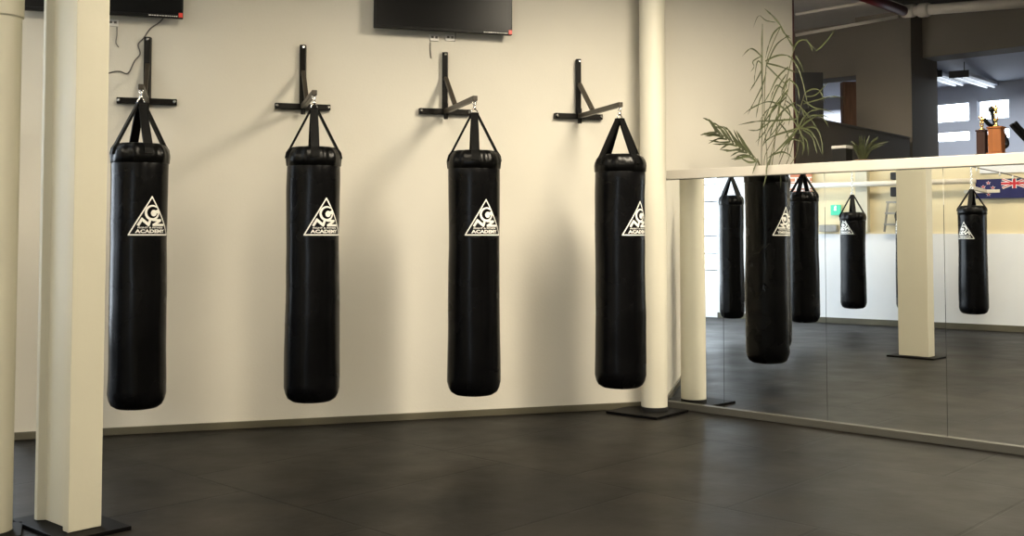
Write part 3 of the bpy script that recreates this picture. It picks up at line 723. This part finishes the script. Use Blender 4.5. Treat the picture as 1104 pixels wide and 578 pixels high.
# low palm frond leaning left
spine = [(816, 173), (806, 163), (795, 155), (783, 148), (770, 141)]
lv = []
for k in range(12):
    q = k / 11; x = 813 - 40 * q; y = 170 - 27 * q
    lv.append(([(x, y), (x - 7 - rp.uniform(0, 3), y - 13 - rp.uniform(-2, 3)), (x - 14 - rp.uniform(0, 4), y - 24 * (1 - .45 * q) - rp.uniform(0, 4))], 2.6))
    lv.append(([(x, y), (x - 9, y - 1 + rp.uniform(-1, 3)), (x - 18 - rp.uniform(0, 6), y + 2 + rp.uniform(-4, 3))], 2.4))
stem_part(spine, 0.0035, lv, (0.06, 0.0))
stem_part([(818, 174), (812, 172)], 0.003, [([(816, 174), (806, 168), (797, 168), (792, 173)], 3.0), ([(816, 174), (808, 175), (800, 171), (795, 168)], 2.6)], (0.05, 0.0))
# leaves hanging over the ledge
stem_part([(818, 176), (817, 172)], 0.003, [([(817, 171), (815, 177), (811, 188)], 2.2)], (0.0, -0.045))
stem_part([(830, 176), (831, 170)], 0.003, [([(832, 168), (827, 180), (826, 190), (823, 202)], 2.2), ([(831, 168), (842, 164), (850, 166), (854, 170)], 2.2)], (0.0, -0.05))

# short spiky plant standing behind the sill, beside a small glass tank
def spiky(label, px, py, Z, hpx, n, seed):
    r = random.Random(seed); c = at_depth(px, py, Z); mpp = Z / F * S
    t = thing('spiky_plant', label, 'plant', c); bpy.context.view_layer.update()
    bm = bmesh.new(); lathe(bm, [(0, -0.22), (0.06, -0.22), (0.08, -0.03), (0.086, -0.02), (0.086, 0), (0.07, 0), (0, -0.015)], 24, c); obj('pot', bm, M['pot'], t, smooth=True)
    for k in range(n):
        bm = bmesh.new(); a = r.uniform(0, 2 * PI); L = hpx * mpp * r.uniform(.7, 1.15); lean = r.uniform(.1, .85)
        d = Vector((math.cos(a), math.sin(a), 0))
        blade(bm, [c, c + d * L * lean * .35 + Vector((0, 0, L * .6)), c + d * L * lean + Vector((0, 0, L * (1 - lean * .35)))], 0.022); obj('leaf', bm, M['leaf'], t)
# counter behind the sill carrying the plant and the tank
cz = at_depth(905, 172, 6.9)
bm = bmesh.new()
q0 = at_depth(866, 172, 6.5); q1 = at_depth(962, 172, 6.5)
a = Vector((q0.x, q0.y)) ; b = a + TM * 1.0
bt = (1 + 0.395) * S
t = thing('side_counter', 'grey counter behind the ledge with plant and tank on it', 'counter', (a.x, a.y, 0)); bpy.context.view_layer.update()
bm = bmesh.new(); prism(bm, [a, b, b + NM * .42, a + NM * .42], bt - 0.04, bt); obj('counter_top', bm, M['grey_wall'], t)
bm = bmesh.new(); prism(bm, [a + (TM + NM) * .03, b - TM * .03 + NM * .03, b - TM * .03 + NM * .39, a + TM * .03 + NM * .39], 0.001, bt - 0.0405); obj('carcass', bm, M['grey_wall'], t)
def on_counter(px, dn):      # plan point over the counter at a pixel column
    d = NM.dot(Vector((a.x, a.y)) / S) + dn / S
    p = ray(px, 165)[0]; p = p * (d / NM.dot(p)); return Vector((p.x * S, p.y * S, bt))
r_ = random.Random(5); c = on_counter(930, 0.20)
t = thing('spiky_plant', 'short dark spiky leafed plant behind the ledge', 'plant', c); bpy.context.view_layer.update()
bm = bmesh.new(); lathe(bm, [(0, 0.001), (0.05, 0.001), (0.065, 0.07), (0.07, 0.075), (0.07, 0.09), (0.06, 0.09), (0, 0.08)], 24, c); obj('pot', bm, M['pot'], t, smooth=True)
for k in range(34):
    bm = bmesh.new(); an = r_.uniform(0, 2 * PI); L = 0.22 * r_.uniform(.7, 1.15); lean = r_.uniform(.2, .9); d = Vector((math.cos(an), math.sin(an), 0)); o = c + Vector((0, 0, .08)) + d * .02
    blade(bm, [o, o + d * L * lean * .4 + Vector((0, 0, L * .55)), o + d * L * lean + Vector((0, 0, L * (.95 - lean * .3)))], 0.017); obj('leaf', bm, M['leaf'], t)
c = on_counter(908, 0.06)
t = thing('glass_tank', 'small dark tank with a pale strip for glare on top, beside the spiky plant', 'tank', c); bpy.context.view_layer.update()
s_, n_ = Vector((TM.x, TM.y, 0)), Vector((NM.x, NM.y, 0))
bm = bmesh.new(); beam_box(bm, c - s_ * .062 + Vector((0, 0, .09)), c + s_ * .062 + Vector((0, 0, .09)), 0.12, 0.178); obj('tank_body', bm, M['black'], t, bevel=.004)
bm = bmesh.new(); beam_box(bm, c - s_ * .066 + Vector((0, 0, .192)), c + s_ * .066 + Vector((0, 0, .192)), 0.128, 0.024); obj('glare_strip', bm, M['outlet'], t, bevel=.004)  # pale strip put in for the glare along the top edge

# speaker and wooden board beyond the partition
def upright_box(name, label, cat, x0, x1, y0, y1, Z, depth, m, parts, floor=True):
    p, q = at_depth(x0, y1, Z), at_depth(x1, y1, Z); top = at_depth(x0, y0, Z).z
    c = (p + q) / 2
    t = thing(name, label, cat, (c.x, c.y, 0)); bpy.context.view_layer.update()
    w = (q - p).length; z0 = p.z - 0.25
    D = Vector((0, depth, 0))
    bm = bmesh.new(); box8(bm, [Vector((p.x, p.y, z0)), Vector((q.x, q.y, z0)), Vector((q.x, q.y, z0)) + D, Vector((p.x, p.y, z0)) + D,
                               Vector((p.x, p.y, top)), Vector((q.x, q.y, top)), Vector((q.x, q.y, top)) + D, Vector((p.x, p.y, top)) + D])
    obj(parts[0], bm, m, t, bevel=.008)
    return t, p, q, z0, top, w
t, p, q, z0, top, w = upright_box('loudspeaker', 'black loudspeaker on a stand behind the partition, right of the cream wall end', 'loudspeaker', 858, 888, 78, 122, 8.8, 0.3, M['black'], ['cabinet'])
c = (p + q) / 2
bm = bmesh.new(); R_ = Matrix.Rotation(PI / 2, 4, 'X')
lathe(bm, [(0, .02), (.05, .012), (.10, 0.0), (.11, .008), (.115, .0), (.115, -.004), (0, -.004)], 32); bm.transform(Matrix.Translation(Vector((c.x, p.y - .004, z0 + .2))) @ R_); obj('woofer', bm, M['rubber'], t, smooth=True)
bm = bmesh.new(); tube(bm, [Vector((c.x, c.y + .15, 0.02)), Vector((c.x, c.y + .15, z0))], 0.02, 12); obj('stand_pole', bm, M['steel_black'], t)
bm = bmesh.new(); lathe(bm, [(0, 0.001), (.2, 0.001), (.2, .012), (.03, .03), (0, .03)], 32, (c.x, c.y + .15, 0)); obj('stand_base', bm, M['steel_black'], t)
t, p, q, z0, top, w = upright_box('wooden_locker', 'tall brown wooden locker left of the big grey column', 'locker', 909, 932, 88, 128, 10.6, 0.12, M['brown_wood'], ['carcass'])
bm = bmesh.new(); box8(bm, [Vector((p.x + .02, p.y - .02, 0.05)), Vector((q.x - .02, p.y - .02, 0.05)), Vector((q.x - .02, p.y - .001, 0.05)), Vector((p.x + .02, p.y - .001, 0.05)),
                           Vector((p.x + .02, p.y - .02, top - .03)), Vector((q.x - .02, p.y - .02, top - .03)), Vector((q.x - .02, p.y - .001, top - .03)), Vector((p.x + .02, p.y - .001, top - .03))]); dr = obj('door', bm, M['brown_wood'], t, bevel=.004)
bm = bmesh.new(); D = Vector((0, .12, 0)); box8(bm, [Vector((p.x, p.y, 0.001)), Vector((q.x, q.y, 0.001)), Vector((q.x, q.y, 0.001)) + D, Vector((p.x, p.y, 0.001)) + D, Vector((p.x, p.y, z0 - .001)), Vector((q.x, q.y, z0 - .001)), Vector((q.x, q.y, z0 - .001)) + D, Vector((p.x, p.y, z0 - .001)) + D]); obj('plinth', bm, M['brown_wood'], t)
# bluish end wall under the left beam
bm = bmesh.new(); pe = at_depth(905, 100, 11.3); nW = NM.dot(Vector((pe.x, pe.y)) / S)

# ------------------------------------------------------------------ trophies and gym gear behind the sill
def sill_at(px, off):
    p = ray(px, 160)[0]; p = p * ((MD + off) / NM.dot(p)); return Vector((p.x * S, p.y * S, (1 + FT) * S - 0.004))
def trophy(label, px, wpx, base_h, fig_h, m, kind, off=0.06):
    c = sill_at(px, off); Zc = c.y / S; mpp = Zc / F * S; w = wpx * mpp * 0.86; bh = base_h * mpp; fh = fig_h * mpp
    t = thing('trophy', label, 'trophy', c, 0, 'trophies on the ledge'); bpy.context.view_layer.update()
    s_, n_, up = Vector((TM.x, TM.y, 0)), Vector((NM.x, NM.y, 0)), Vector((0, 0, 1))
    bm = bmesh.new(); beam_box(bm, c - s_ * w * .62 + up * .0095, c + s_ * w * .62 + up * .0095, w * 1.1, 0.018); obj('plinth', bm, M['dark_wood'] if kind == 0 else m, t, bevel=.002)
    bm = bmesh.new(); beam_box(bm, c + up * 0.019, c + up * (bh - .012), w, w * .9, up=n_); obj('wooden_base', bm, m, t, bevel=.003)
    bm = bmesh.new(); beam_box(bm, c - s_ * w * .58 + up * (bh - .006), c + s_ * w * .58 + up * (bh - .006), w * 1.05, 0.011); obj('base_cap', bm, m, t, bevel=.002)
    b = c + up * bh
    bm = bmesh.new(); lathe(bm, [(0, 0), (.02, 0), (.02, .006), (.009, .012), (.007, fh * .22), (.013, fh * .27), (.013, fh * .30), (0, fh * .31)], 20, b); obj('gold_riser', bm, M['gold'], t, smooth=True)
    bm = bmesh.new(); z = fh * .30
    # small figure: legs, torso, head, arms
    for k in (-1, 1): tube(bm, [b + s_ * k * .010 + up * z, b + s_ * k * .008 + up * (z + fh * .16), b + s_ * k * .005 + up * (z + fh * .30)], [.004, .005, .006], 8)
    lathe(bm, [(0, z + fh * .27), (.010, z + fh * .28), (.009, z + fh * .36), (.014, z + fh * .48), (.006, z + fh * .53), (.004, z + fh * .55), (0, z + fh * .55)], 14, b)
    lathe(bm, [(0, z + fh * .53), (.007, z + fh * .55), (.008, z + fh * .59), (.005, z + fh * .64), (0, z + fh * .65)], 12, b)
    if kind == 1:
        tube(bm, [b + s_ * .012 + up * (z + fh * .47), b + s_ * .022 + up * (z + fh * .54), b + s_ * .016 + up * (z + fh * .70)], .004, 8)
        tube(bm, [b - s_ * .012 + up * (z + fh * .47), b - s_ * .022 + up * (z + fh * .54), b - s_ * .018 + up * (z + fh * .68)], .004, 8)
    else:
        tube(bm, [b + s_ * .012 + up * (z + fh * .47), b + s_ * .02 + up * (z + fh * .38), b + s_ * .012 - n_ * .015 + up * (z + fh * .42)], .004, 8)
        tube(bm, [b - s_ * .012 + up * (z + fh * .47), b - s_ * .02 + up * (z + fh * .56), b - s_ * .010 + up * (z + fh * .70)], .004, 8)
    obj('gold_figure', bm, M['gold'], t, smooth=True)
trophy('dark brown trophy with small gold figure, left of the two', 1059, 11, 29, 16, M['dark_wood'], 0, 0.10)
trophy('orange brown trophy with taller gold figure, right of the two', 1074.5, 16, 31, 26, M['orange_wood'], 1, 0.06)
def gear(label, paths, Z, r=0.028, grip=None):
    P = [[at_depth(x, y, Z) for x, y in pth] for pth in paths]
    c = P[0][-1]
    t = thing('exercise_machine', label, 'exercise machine', (c.x, c.y, 0)); bpy.context.view_layer.update()
    for pp in P:
        bm = bmesh.new(); tube(bm, smooth_path(pp, 6), r, 10); obj('handle_bar', bm, M['rubber'], t, smooth=True)
    bm = bmesh.new(); beam_box(bm, Vector((c.x, c.y, 0.03)), Vector((c.x, c.y, c.z)), 0.07, 0.07); obj('post', bm, M['steel_black'], t, bevel=.005)
    bm = bmesh.new(); prism(bm, [(c.x - .3, c.y - .25), (c.x + .3, c.y - .25), (c.x + .3, c.y + .25), (c.x - .3, c.y + .25)], 0.001, 0.04); obj('base', bm, M['steel_black'], t, bevel=.005)
    if grip:
        g = at_depth(*grip, Z); bm = bmesh.new(); bmesh.ops.create_icosphere(bm, subdivisions=2, radius=0.036, matrix=Matrix.Translation(g)); obj('knob', bm, M['rubber'], t, smooth=True)
gear('black exercise machine with curved grips behind the two trophies', [[(1069, 118), (1070, 124), (1073, 136), (1074, 160)], [(1061, 128), (1066, 134), (1073, 137), (1078, 140), (1083, 146), (1086, 156), (1080, 160)], [(1062, 148), (1068, 148), (1074, 152)]], 8.0, 0.020, (1069, 118))
gear('black exercise machine arms at the right edge above the ledge', [[(1090, 134), (1098, 143), (1108, 154), (1110, 162)], [(1094, 132), (1102, 141), (1112, 152)]], 7.6, 0.022)

# ------------------------------------------------------------------ pipes and tubes in the back room
def pipe(name, label, a, b, r, m, cat='pipe', fittings=()):
    t = thing(name, label, cat, a); bpy.context.view_layer.update()
    bm = bmesh.new(); tube(bm, [a, b], r, 20); obj('pipe_run', bm, m, t, smooth=True)
    d = (b - a)
    for f0, f1, k in fittings:
        bm = bmesh.new(); tube(bm, [a + d * f0, a + d * (f0 + (f1 - f0) * .2), a + d * (f1 - (f1 - f0) * .2), a + d * f1], [r * k * .92, r * k, r * k, r * k * .92], 20); obj('coupling', bm, m, t, smooth=True)
J = at_depth(984, 16, 8.3)
pipe('sprinkler_pipe', 'dark red pipe under the ceiling above the back room', at_depth(915, -10, 7.5), at_depth(974, 12, 8.25), 0.055, M['red_pipe'])
pipe('ceiling_pipe', 'thick cream pipe under the ceiling at the top right', at_depth(973, 12.5, 8.3), at_depth(1120, 1.5, 7.6), 0.058, M['white_pipe'], fittings=((0.0, .10, 1.25), (.13, .21, 1.35)))
pipe('conduit', 'upper thin pale conduit under the back room ceiling', at_depth(858, 15.5, 9.0), at_depth(938, 2, 8.6), 0.018, M['white_pipe'])
pipe('conduit', 'lower thin pale conduit under the back room ceiling', at_depth(858, 38, 9.3), at_depth(968, 18, 8.8), 0.02, M['white_pipe'])
def tube_light(label, a, b):
    t = thing('tube_light', label, 'ceiling light', a, 0, 'fluorescent lights in the far room'); bpy.context.view_layer.update()
    u = Vector((0, 0, 1)); d = (b - a).normalized()
    bm = bmesh.new(); beam_box(bm, a, b, 0.22, 0.05); obj('housing', bm, M['frame_white'], t, bevel=.01)
    bm = bmesh.new(); beam_box(bm, a - d * .03, a - d * .001, 0.24, 0.09); obj('end_cap', bm, M['black'], t)
    for k in (-1, 1):
        s = d.cross(u).normalized() * .05 * k
        bm = bmesh.new(); tube(bm, [a + s - u * .045 + d * .03, b + s - u * .045 - d * .03], 0.013, 10); obj('lamp_tube', bm, M['cool_tube'], t, smooth=True)
    for f in (.15, .85):
        bm = bmesh.new(); p = a + (b - a) * f; tube(bm, [p + u * .02, Vector((p.x, p.y, (1 + 1.64) * S))], 0.006, 6); obj('hanger', bm, M['steel_black'], t)
tube_light('hanging fluorescent light with dark end in the far room', at_depth(1034, 80, 9.7), at_depth(1068, 91, 11.3))
tube_light('hanging fluorescent light beside the grey column in the far room', at_depth(1006, 80, 10.2), at_depth(1034, 89, 11.3))

# ------------------------------------------------------------------ things on the left wall, seen in the mirrors
uL, sL, nL = Vector((0, 0, 1)), Vector((TL.x, TL.y, 0)), Vector((NL.x, NL.y, 0))
def wbox(bm, x0, x1, y0, y1, th, off=0.0, mi=0):
    a, b = seen_far(x0, y1), seen_far(x1, y1); z1 = seen_far((x0 + x1) / 2, y0).z; z0 = (a.z + b.z) / 2
    o0, o1 = nL * (off + .001), nL * (off + th)
    box8(bm, [Vector((a.x, a.y, z0)) + o0, Vector((b.x, b.y, z0)) + o0, Vector((b.x, b.y, z0)) + o1, Vector((a.x, a.y, z0)) + o1,
              Vector((a.x, a.y, z1)) + o0, Vector((b.x, b.y, z1)) + o0, Vector((b.x, b.y, z1)) + o1, Vector((a.x, a.y, z1)) + o1], mi)
bm = bmesh.new(); wbox(bm, 852, 876, 172, 213, 0.03); struct('trim_6', bm, M['brick'])
bm = bmesh.new(); wbox(bm, 925, 937.5, 150, 250, 0.15, -0.05); struct('trim_7', bm, M['column'])
bm = bmesh.new(); a, b = seen_far(846, 200, .12), seen_far(1052, 196, .12); a.z = b.z = (a.z + b.z) / 2
t = thing('wall_pipe', 'long white pipe running along the cream wall, seen in the mirrors', 'pipe', a); bpy.context.view_layer.update()
tube(bm, [a, b], 0.042, 16); obj('pipe_run', bm, M['white_pipe'], t, smooth=True)
for f in (.1, .37, .64, .95):
    bm = bmesh.new(); p = a + (b - a) * f; beam_box(bm, p, p - nL * (.12 * S + .03), 0.03, 0.03); obj('pipe_bracket', bm, M['white_pipe'], t)
c = seen_far(901, 225)
t = thing('exit_sign', 'small lit green exit sign on the cream wall in the mirrors', 'sign', c); bpy.context.view_layer.update()
bm = bmesh.new(); wbox(bm, 896, 906.5, 221, 232, 0.05, -0.03); obj('sign_box', bm, M['exit'], t, bevel=.004)
bm = bmesh.new()
p0 = c + nL * 0.024; k = far_size(901, 225)
tube(bm, [p0 + uL * (-2 * k) + sL * k, p0 + uL * (0) , p0 + uL * (-2 * k) - sL * k], 0.012, 6); tube(bm, [p0, p0 + uL * 1.2 * k], 0.016, 6)
bmesh.ops.create_icosphere(bm, subdivisions=1, radius=0.018, matrix=Matrix.Translation(p0 + uL * 2 * k + sL * .3 * k)); obj('running_figure', bm, M['exit_white'], t)
bm = bmesh.new(); wbox(bm, 909 - 24, 904, 242.5, 250, 0.12, -0.03); o = obj('wall_heater', bm, M['grey_metal'], bevel=.01); tag(o, 'grey box on the cream wall left of the exit sign in the mirrors', 'heater')
for y0_, y1_, lab in ((186, 194, 'upper of two dark boxes on the cream wall in the mirrors'), (202, 212, 'lower of two dark boxes on the cream wall in the mirrors')):
    bm = bmesh.new(); wbox(bm, 962, 970, y0_, y1_, 0.14, -0.03); o = obj('wall_box', bm, M['black'], bevel=.01); tag(o, lab, 'box', 'dark wall boxes')
# ladder rack standing on the white half wall
c = seen_far(960, 250)
t = thing('ladder_rack', 'grey ladder shaped rack on the cream wall in the mirrors', 'rack', Vector((c.x, c.y, ZB))); bpy.context.view_layer.update()
for x0, x1 in ((957.5, 953.5), (968.5, 971)):
    bm = bmesh.new(); pa, pb2 = seen_far(x0, 217, .05), seen_far(x1, 250, .06); beam_box(bm, pa, pb2, 0.05, 0.03); obj('rail', bm, M['grey_metal'], t)
for y in (218, 230, 242):
    bm = bmesh.new(); beam_box(bm, seen_far(956 - (y - 218) * .1, y, .055 + (y - 218) * .0018), seen_far(969.5 + (y - 218) * .06, y, .055 + (y - 218) * .0018), 0.08, 0.03); obj('step', bm, M['grey_metal'], t)
# flag
fa = seen_far(1108, 196, .02); fb = seen_far(1056, 196, .02)       # fa: hoist side (nearer), fb: fly side
k = far_size(1085, 200); Hf, Wf = 21 * k, 52 * k
org = fa + uL * (-17 * k)        # lower hoist corner
fd = Vector((fb.x - fa.x, fb.y - fa.y, 0)).normalized()
t = thing('flag', 'navy flag with red stars and union jack corner hung on the cream wall', 'flag', org); bpy.context.view_layer.update()
def fl(u, v, o=0.0): return org + fd * (u * Wf) + uL * (v * Hf) + nL * (0.010 + o + 0.005 * math.sin(u * 14))
def fquad(bm, pts, o):
    n = 6
    for i in range(n):
        q = []
        for s, e in ((0, i / n), (0, (i + 1) / n), (1, (i + 1) / n), (1, i / n)):
            a_, b_ = (pts[0], pts[1]) if s == 0 else (pts[3], pts[2])
            q.append(bm.verts.new(fl(a_[0] + (b_[0] - a_[0]) * e, a_[1] + (b_[1] - a_[1]) * e, o)))
        bm.faces.new(q)
bm = bmesh.new(); n = 24
g0 = [[bm.verts.new(fl(i / n, v, o)) for v, o in ((0, 0), (1, 0), (1, -.006), (0, -.006))] for i in range(n + 1)]
for A, B in zip(g0, g0[1:]):
    for i in range(4): bm.faces.new((A[i], A[(i + 1) % 4], B[(i + 1) % 4], B[i]))
obj('cloth', bm, M['flag_blue'], t)
bm = bmesh.new(); tk = .06
def band(p, q, w, o, bm):
    d = Vector((q[0] - p[0], (q[1] - p[1]) * .5)); s = Vector((-d.y, d.x)).normalized() * w; sx, sy = s.x, s.y * 2
    fquad(bm, [(p[0] - sx, p[1] - sy), (q[0] - sx, q[1] - sy), (q[0] + sx, q[1] + sy), (p[0] + sx, p[1] + sy)], o)
band((.02, .52), (.48, .98), .030, .003, bm); band((.02, .98), (.48, .52), .030, .003, bm); band((0, .75), (.5, .75), .045, .004, bm); band((.25, .5), (.25, 1), .045, .004, bm)
def star(cx, cy, r, o, bm):
    c0 = bm.verts.new(fl(cx, cy, o)); ring = [bm.verts.new(fl(cx + (r if i % 2 == 0 else r * .42) * math.sin(i * PI / 5) * .5, cy + (r if i % 2 == 0 else r * .42) * math.cos(i * PI / 5), o)) for i in range(10)]
    for i in range(10): bm.faces.new((c0, ring[i], ring[(i + 1) % 10]))
stars = [(.75, .80), (.75, .2), (.66, .55), (.85, .6)]
for s in stars: star(*s, .11, .003, bm)
obj('white_pattern', bm, M['flag_white'], t)
bm = bmesh.new(); band((0, .75), (.5, .75), .026, .007, bm); band((.25, .5), (.25, 1), .026, .007, bm); band((.02, .52), (.48, .98), .010, .006, bm); band((.02, .98), (.48, .52), .010, .006, bm)
for s in stars: star(*s, .075, .006, bm)
obj('red_pattern', bm, M['flag_red'], t)
# string of bulbs above the flag; a white panel stands in for brightly lit wall
bm = bmesh.new(); wbox(bm, 1056, 1120, 160, 186, 0.02, -0.035); o = obj('lit_wall_panel', bm, M['white_wall']); tag(o, 'white panel standing in for brightly lit wall above the navy flag', 'board')
pts = [seen_far(x, y, .06) for x, y in ((1046, 179), (1053, 181), (1066, 183.5), (1078, 186), (1092, 189.5), (1108, 194))]
t = thing('string_lights', 'black cable with small bulbs strung above the navy flag', 'string lights', pts[0]); bpy.context.view_layer.update()
bm = bmesh.new(); tube(bm, smooth_path(pts, 4), 0.010, 6); obj('cable', bm, M['cable'], t, smooth=True)
for p in (pts[1], pts[3], pts[4]):
    bm = bmesh.new(); lathe(bm, [(0, -.05), (.014, -.045), (.018, -.028), (.012, -.008), (.012, .004), (0, .006)], 10, p); obj('bulb', bm, M['outlet'], t, smooth=True)
# white bracket holding the bag under the flag
c, Zv = virt(1050, 339, HB); tp = S + (Y0 - 204) * Zv / F * S
wpn = c - NL * (NL.dot(c) - DL + .03)
t = thing('wall_bracket', 'white steel bracket above the bag under the navy flag', 'bracket', (wpn.x * S, wpn.y * S, tp)); bpy.context.view_layer.update()
b0 = Vector((wpn.x * S, wpn.y * S, tp)); c3 = Vector((c.x * S, c.y * S, tp + .02))
bm = bmesh.new(); beam_box(bm, b0 - sL * .3 + nL * .07, b0 + sL * .2 + nL * .07, 0.05, 0.05); obj('cross_bar', bm, M['white_pipe'], t, bevel=.004)
bm = bmesh.new(); beam_box(bm, b0 + nL * .096, c3 - nL * .03, 0.05, 0.05); obj('arm', bm, M['white_pipe'], t, bevel=.004)

# ------------------------------------------------------------------ lamps
def ceiling_lamp(label, plan, z, length, ang, power, col=(1.0, 0.88, 0.68), wid=0.5):
    c = Vector((plan[0] * S, plan[1] * S, z)); d = Vector((math.cos(ang), math.sin(ang), 0)); up = Vector((0, 0, 1))
    t = thing('ceiling_lamp', label, 'ceiling light', c, 0, 'long ceiling lamps'); bpy.context.view_layer.update()
    bm = bmesh.new(); beam_box(bm, c - d * length / 2 + up * .05, c + d * length / 2 + up * .05, wid, 0.08); obj('housing', bm, M['frame_white'], t, bevel=.008)
    bm = bmesh.new(); beam_box(bm, c - d * (length / 2 - .03) + up * .004, c + d * (length / 2 - .03) + up * .004, wid - .05, 0.01); obj('diffuser', bm, M['tube'], t)
    sd = Vector((-d.y, d.x, 0))
    bm = bmesh.new()
    for k in (-1, 1):
        beam_box(bm, c - d * length / 2 + sd * k * (wid / 2 + .012) - up * .005, c + d * length / 2 + sd * k * (wid / 2 + .012) - up * .005, .012, .10)
        beam_box(bm, c + d * k * (length / 2 + .007) - sd * (wid / 2 + .02) - up * .005, c + d * k * (length / 2 + .007) + sd * (wid / 2 + .02) - up * .005, .012, .10)
    obj('reflector', bm, M['frame_white'], t)
    for f in (-.4, .4):
        bm = bmesh.new(); p = c + d * length * f; tube(bm, [p + up * .09, Vector((p.x, p.y, CEIL - .001))], .006, 6); obj('hanger', bm, M['steel_black'], t)
    L = bpy.data.lights.new('lamp', 'AREA'); L.shape = 'RECTANGLE'; L.size = length; L.size_y = wid; L.energy = power; L.color = col
    o = bpy.data.objects.new('lamp_glow', L); COL.objects.link(o); o.location = c - up * .01; o.rotation_euler = (0, 0, ang)
aT = math.atan2(TM.y, TM.x)
pb0 = CR + NM * 1.3 - TM * 0.35  # unseen lamp added to brighten the back room
ceiling_lamp('added lamp, out of view, brightening the room behind the ledge', (pb0.x, pb0.y), 3.95, 1.2, aT, 170, (1.0, 0.88, 0.72))
for px_, Z_, en in ((1062, 10.4, 55), (900, 12.3, 30)):  # area lights added to brighten the far room; the second has no fixture
    q_ = at_depth(px_, 60, Z_)
    L_ = bpy.data.lights.new('tube', 'AREA'); L_.shape = 'RECTANGLE'; L_.size = 2.0; L_.size_y = 0.2; L_.energy = en; L_.color = (0.86, 0.92, 1.0)
    o_ = bpy.data.objects.new('far_room_fill', L_); COL.objects.link(o_); o_.location = (q_.x, q_.y, 3.5); o_.rotation_euler = (0, 0, aT)
ceiling_lamp('long ceiling lamp in front of the mirrors', (1.35, 4.25), 3.8, 2.2, aT, 260)
ceiling_lamp('long ceiling lamp over the middle of the room', (-0.3, 3.7), 3.8, 2.2, aT, 55)
ceiling_lamp('long ceiling lamp over the left part of the room', (-3.3, 3.3), 3.8, 2.2, aT, 45)
ceiling_lamp('long ceiling lamp between the square column and the left wall', (-2.2, 2.0), 3.8, 2.2, aT, 55)
ceiling_lamp('long ceiling lamp near the right end of the mirrors', (3.0, 2.6), 3.8, 2.2, aT, 25)
ceiling_lamp('long ceiling lamp just in front of the viewer', (0.6, 2.2), 3.8, 2.2, aT, 60)
ceiling_lamp('long ceiling lamp behind the viewer on the left', (-1.4, 0.2), 3.8, 2.2, aT, 50)
ceiling_lamp('long ceiling lamp behind the viewer on the right', (2.0, 0.2), 3.8, 2.2, aT, 50)

# ------------------------------------------------------------------ daylight: sky through the windows
w = bpy.data.worlds.new('sky'); SC.world = w; w.use_nodes = True
bg = w.node_tree.nodes['Background']; bg.inputs[0].default_value = (0.80, 0.90, 1.0, 1); bg.inputs[1].default_value = 10.0
def portal(p, q, z0, z1, nrm):
    p, q = Vector(p[:2]) * S, Vector(q[:2]) * S; c = (p + q) / 2
    L = bpy.data.lights.new('portal', 'AREA'); L.shape = 'RECTANGLE'; L.size = (q - p).length; L.size_y = z1 - z0
    L.cycles.is_portal = True
    o = bpy.data.objects.new('window_daylight', L); COL.objects.link(o)
    o.location = (c.x + nrm[0] * .15, c.y + nrm[1] * .15, (z0 + z1) / 2)
    o.rotation_euler = (Vector((nrm[0], nrm[1], 0))).to_track_quat('Z', 'Y').to_euler()
portal(along(ra, rb, w0), along(ra, rb, w1), WZ0, WZ1, NW)
portal(LW0, LW1, .8, 2.9, -NL)
portal(xs[1], xs[4], zA, zD, NM)
portal(RW0, RW1, RZ0, RZ1, Vector((0, -1)))

# ------------------------------------------------------------------ camera
cam = bpy.data.cameras.new('camera'); co = bpy.data.objects.new('camera', cam); COL.objects.link(co)
co.location = (0, 0, S); co.rotation_euler = (PI / 2 + PITCH, 0, 0)
cam.sensor_width = 36; cam.sensor_fit = 'HORIZONTAL'; cam.lens = F / 1104 * 36; cam.shift_y = (YPP - 289) / 1104
cam.clip_end = 200
SC.camera = co
vs = SC.view_settings
vs.view_transform = 'Standard'; vs.look = 'None'; vs.gamma = 1; vs.use_curve_mapping = False; vs.exposure = 0.0
SC.cycles.use_denoising = True
SC.cycles.max_bounces = 8; SC.cycles.glossy_bounces = 5; SC.cycles.diffuse_bounces = 5
SC.cycles.sample_clamp_indirect = 6.0
for o in list(bpy.data.objects):
    if '_local' in o: del o['_local']
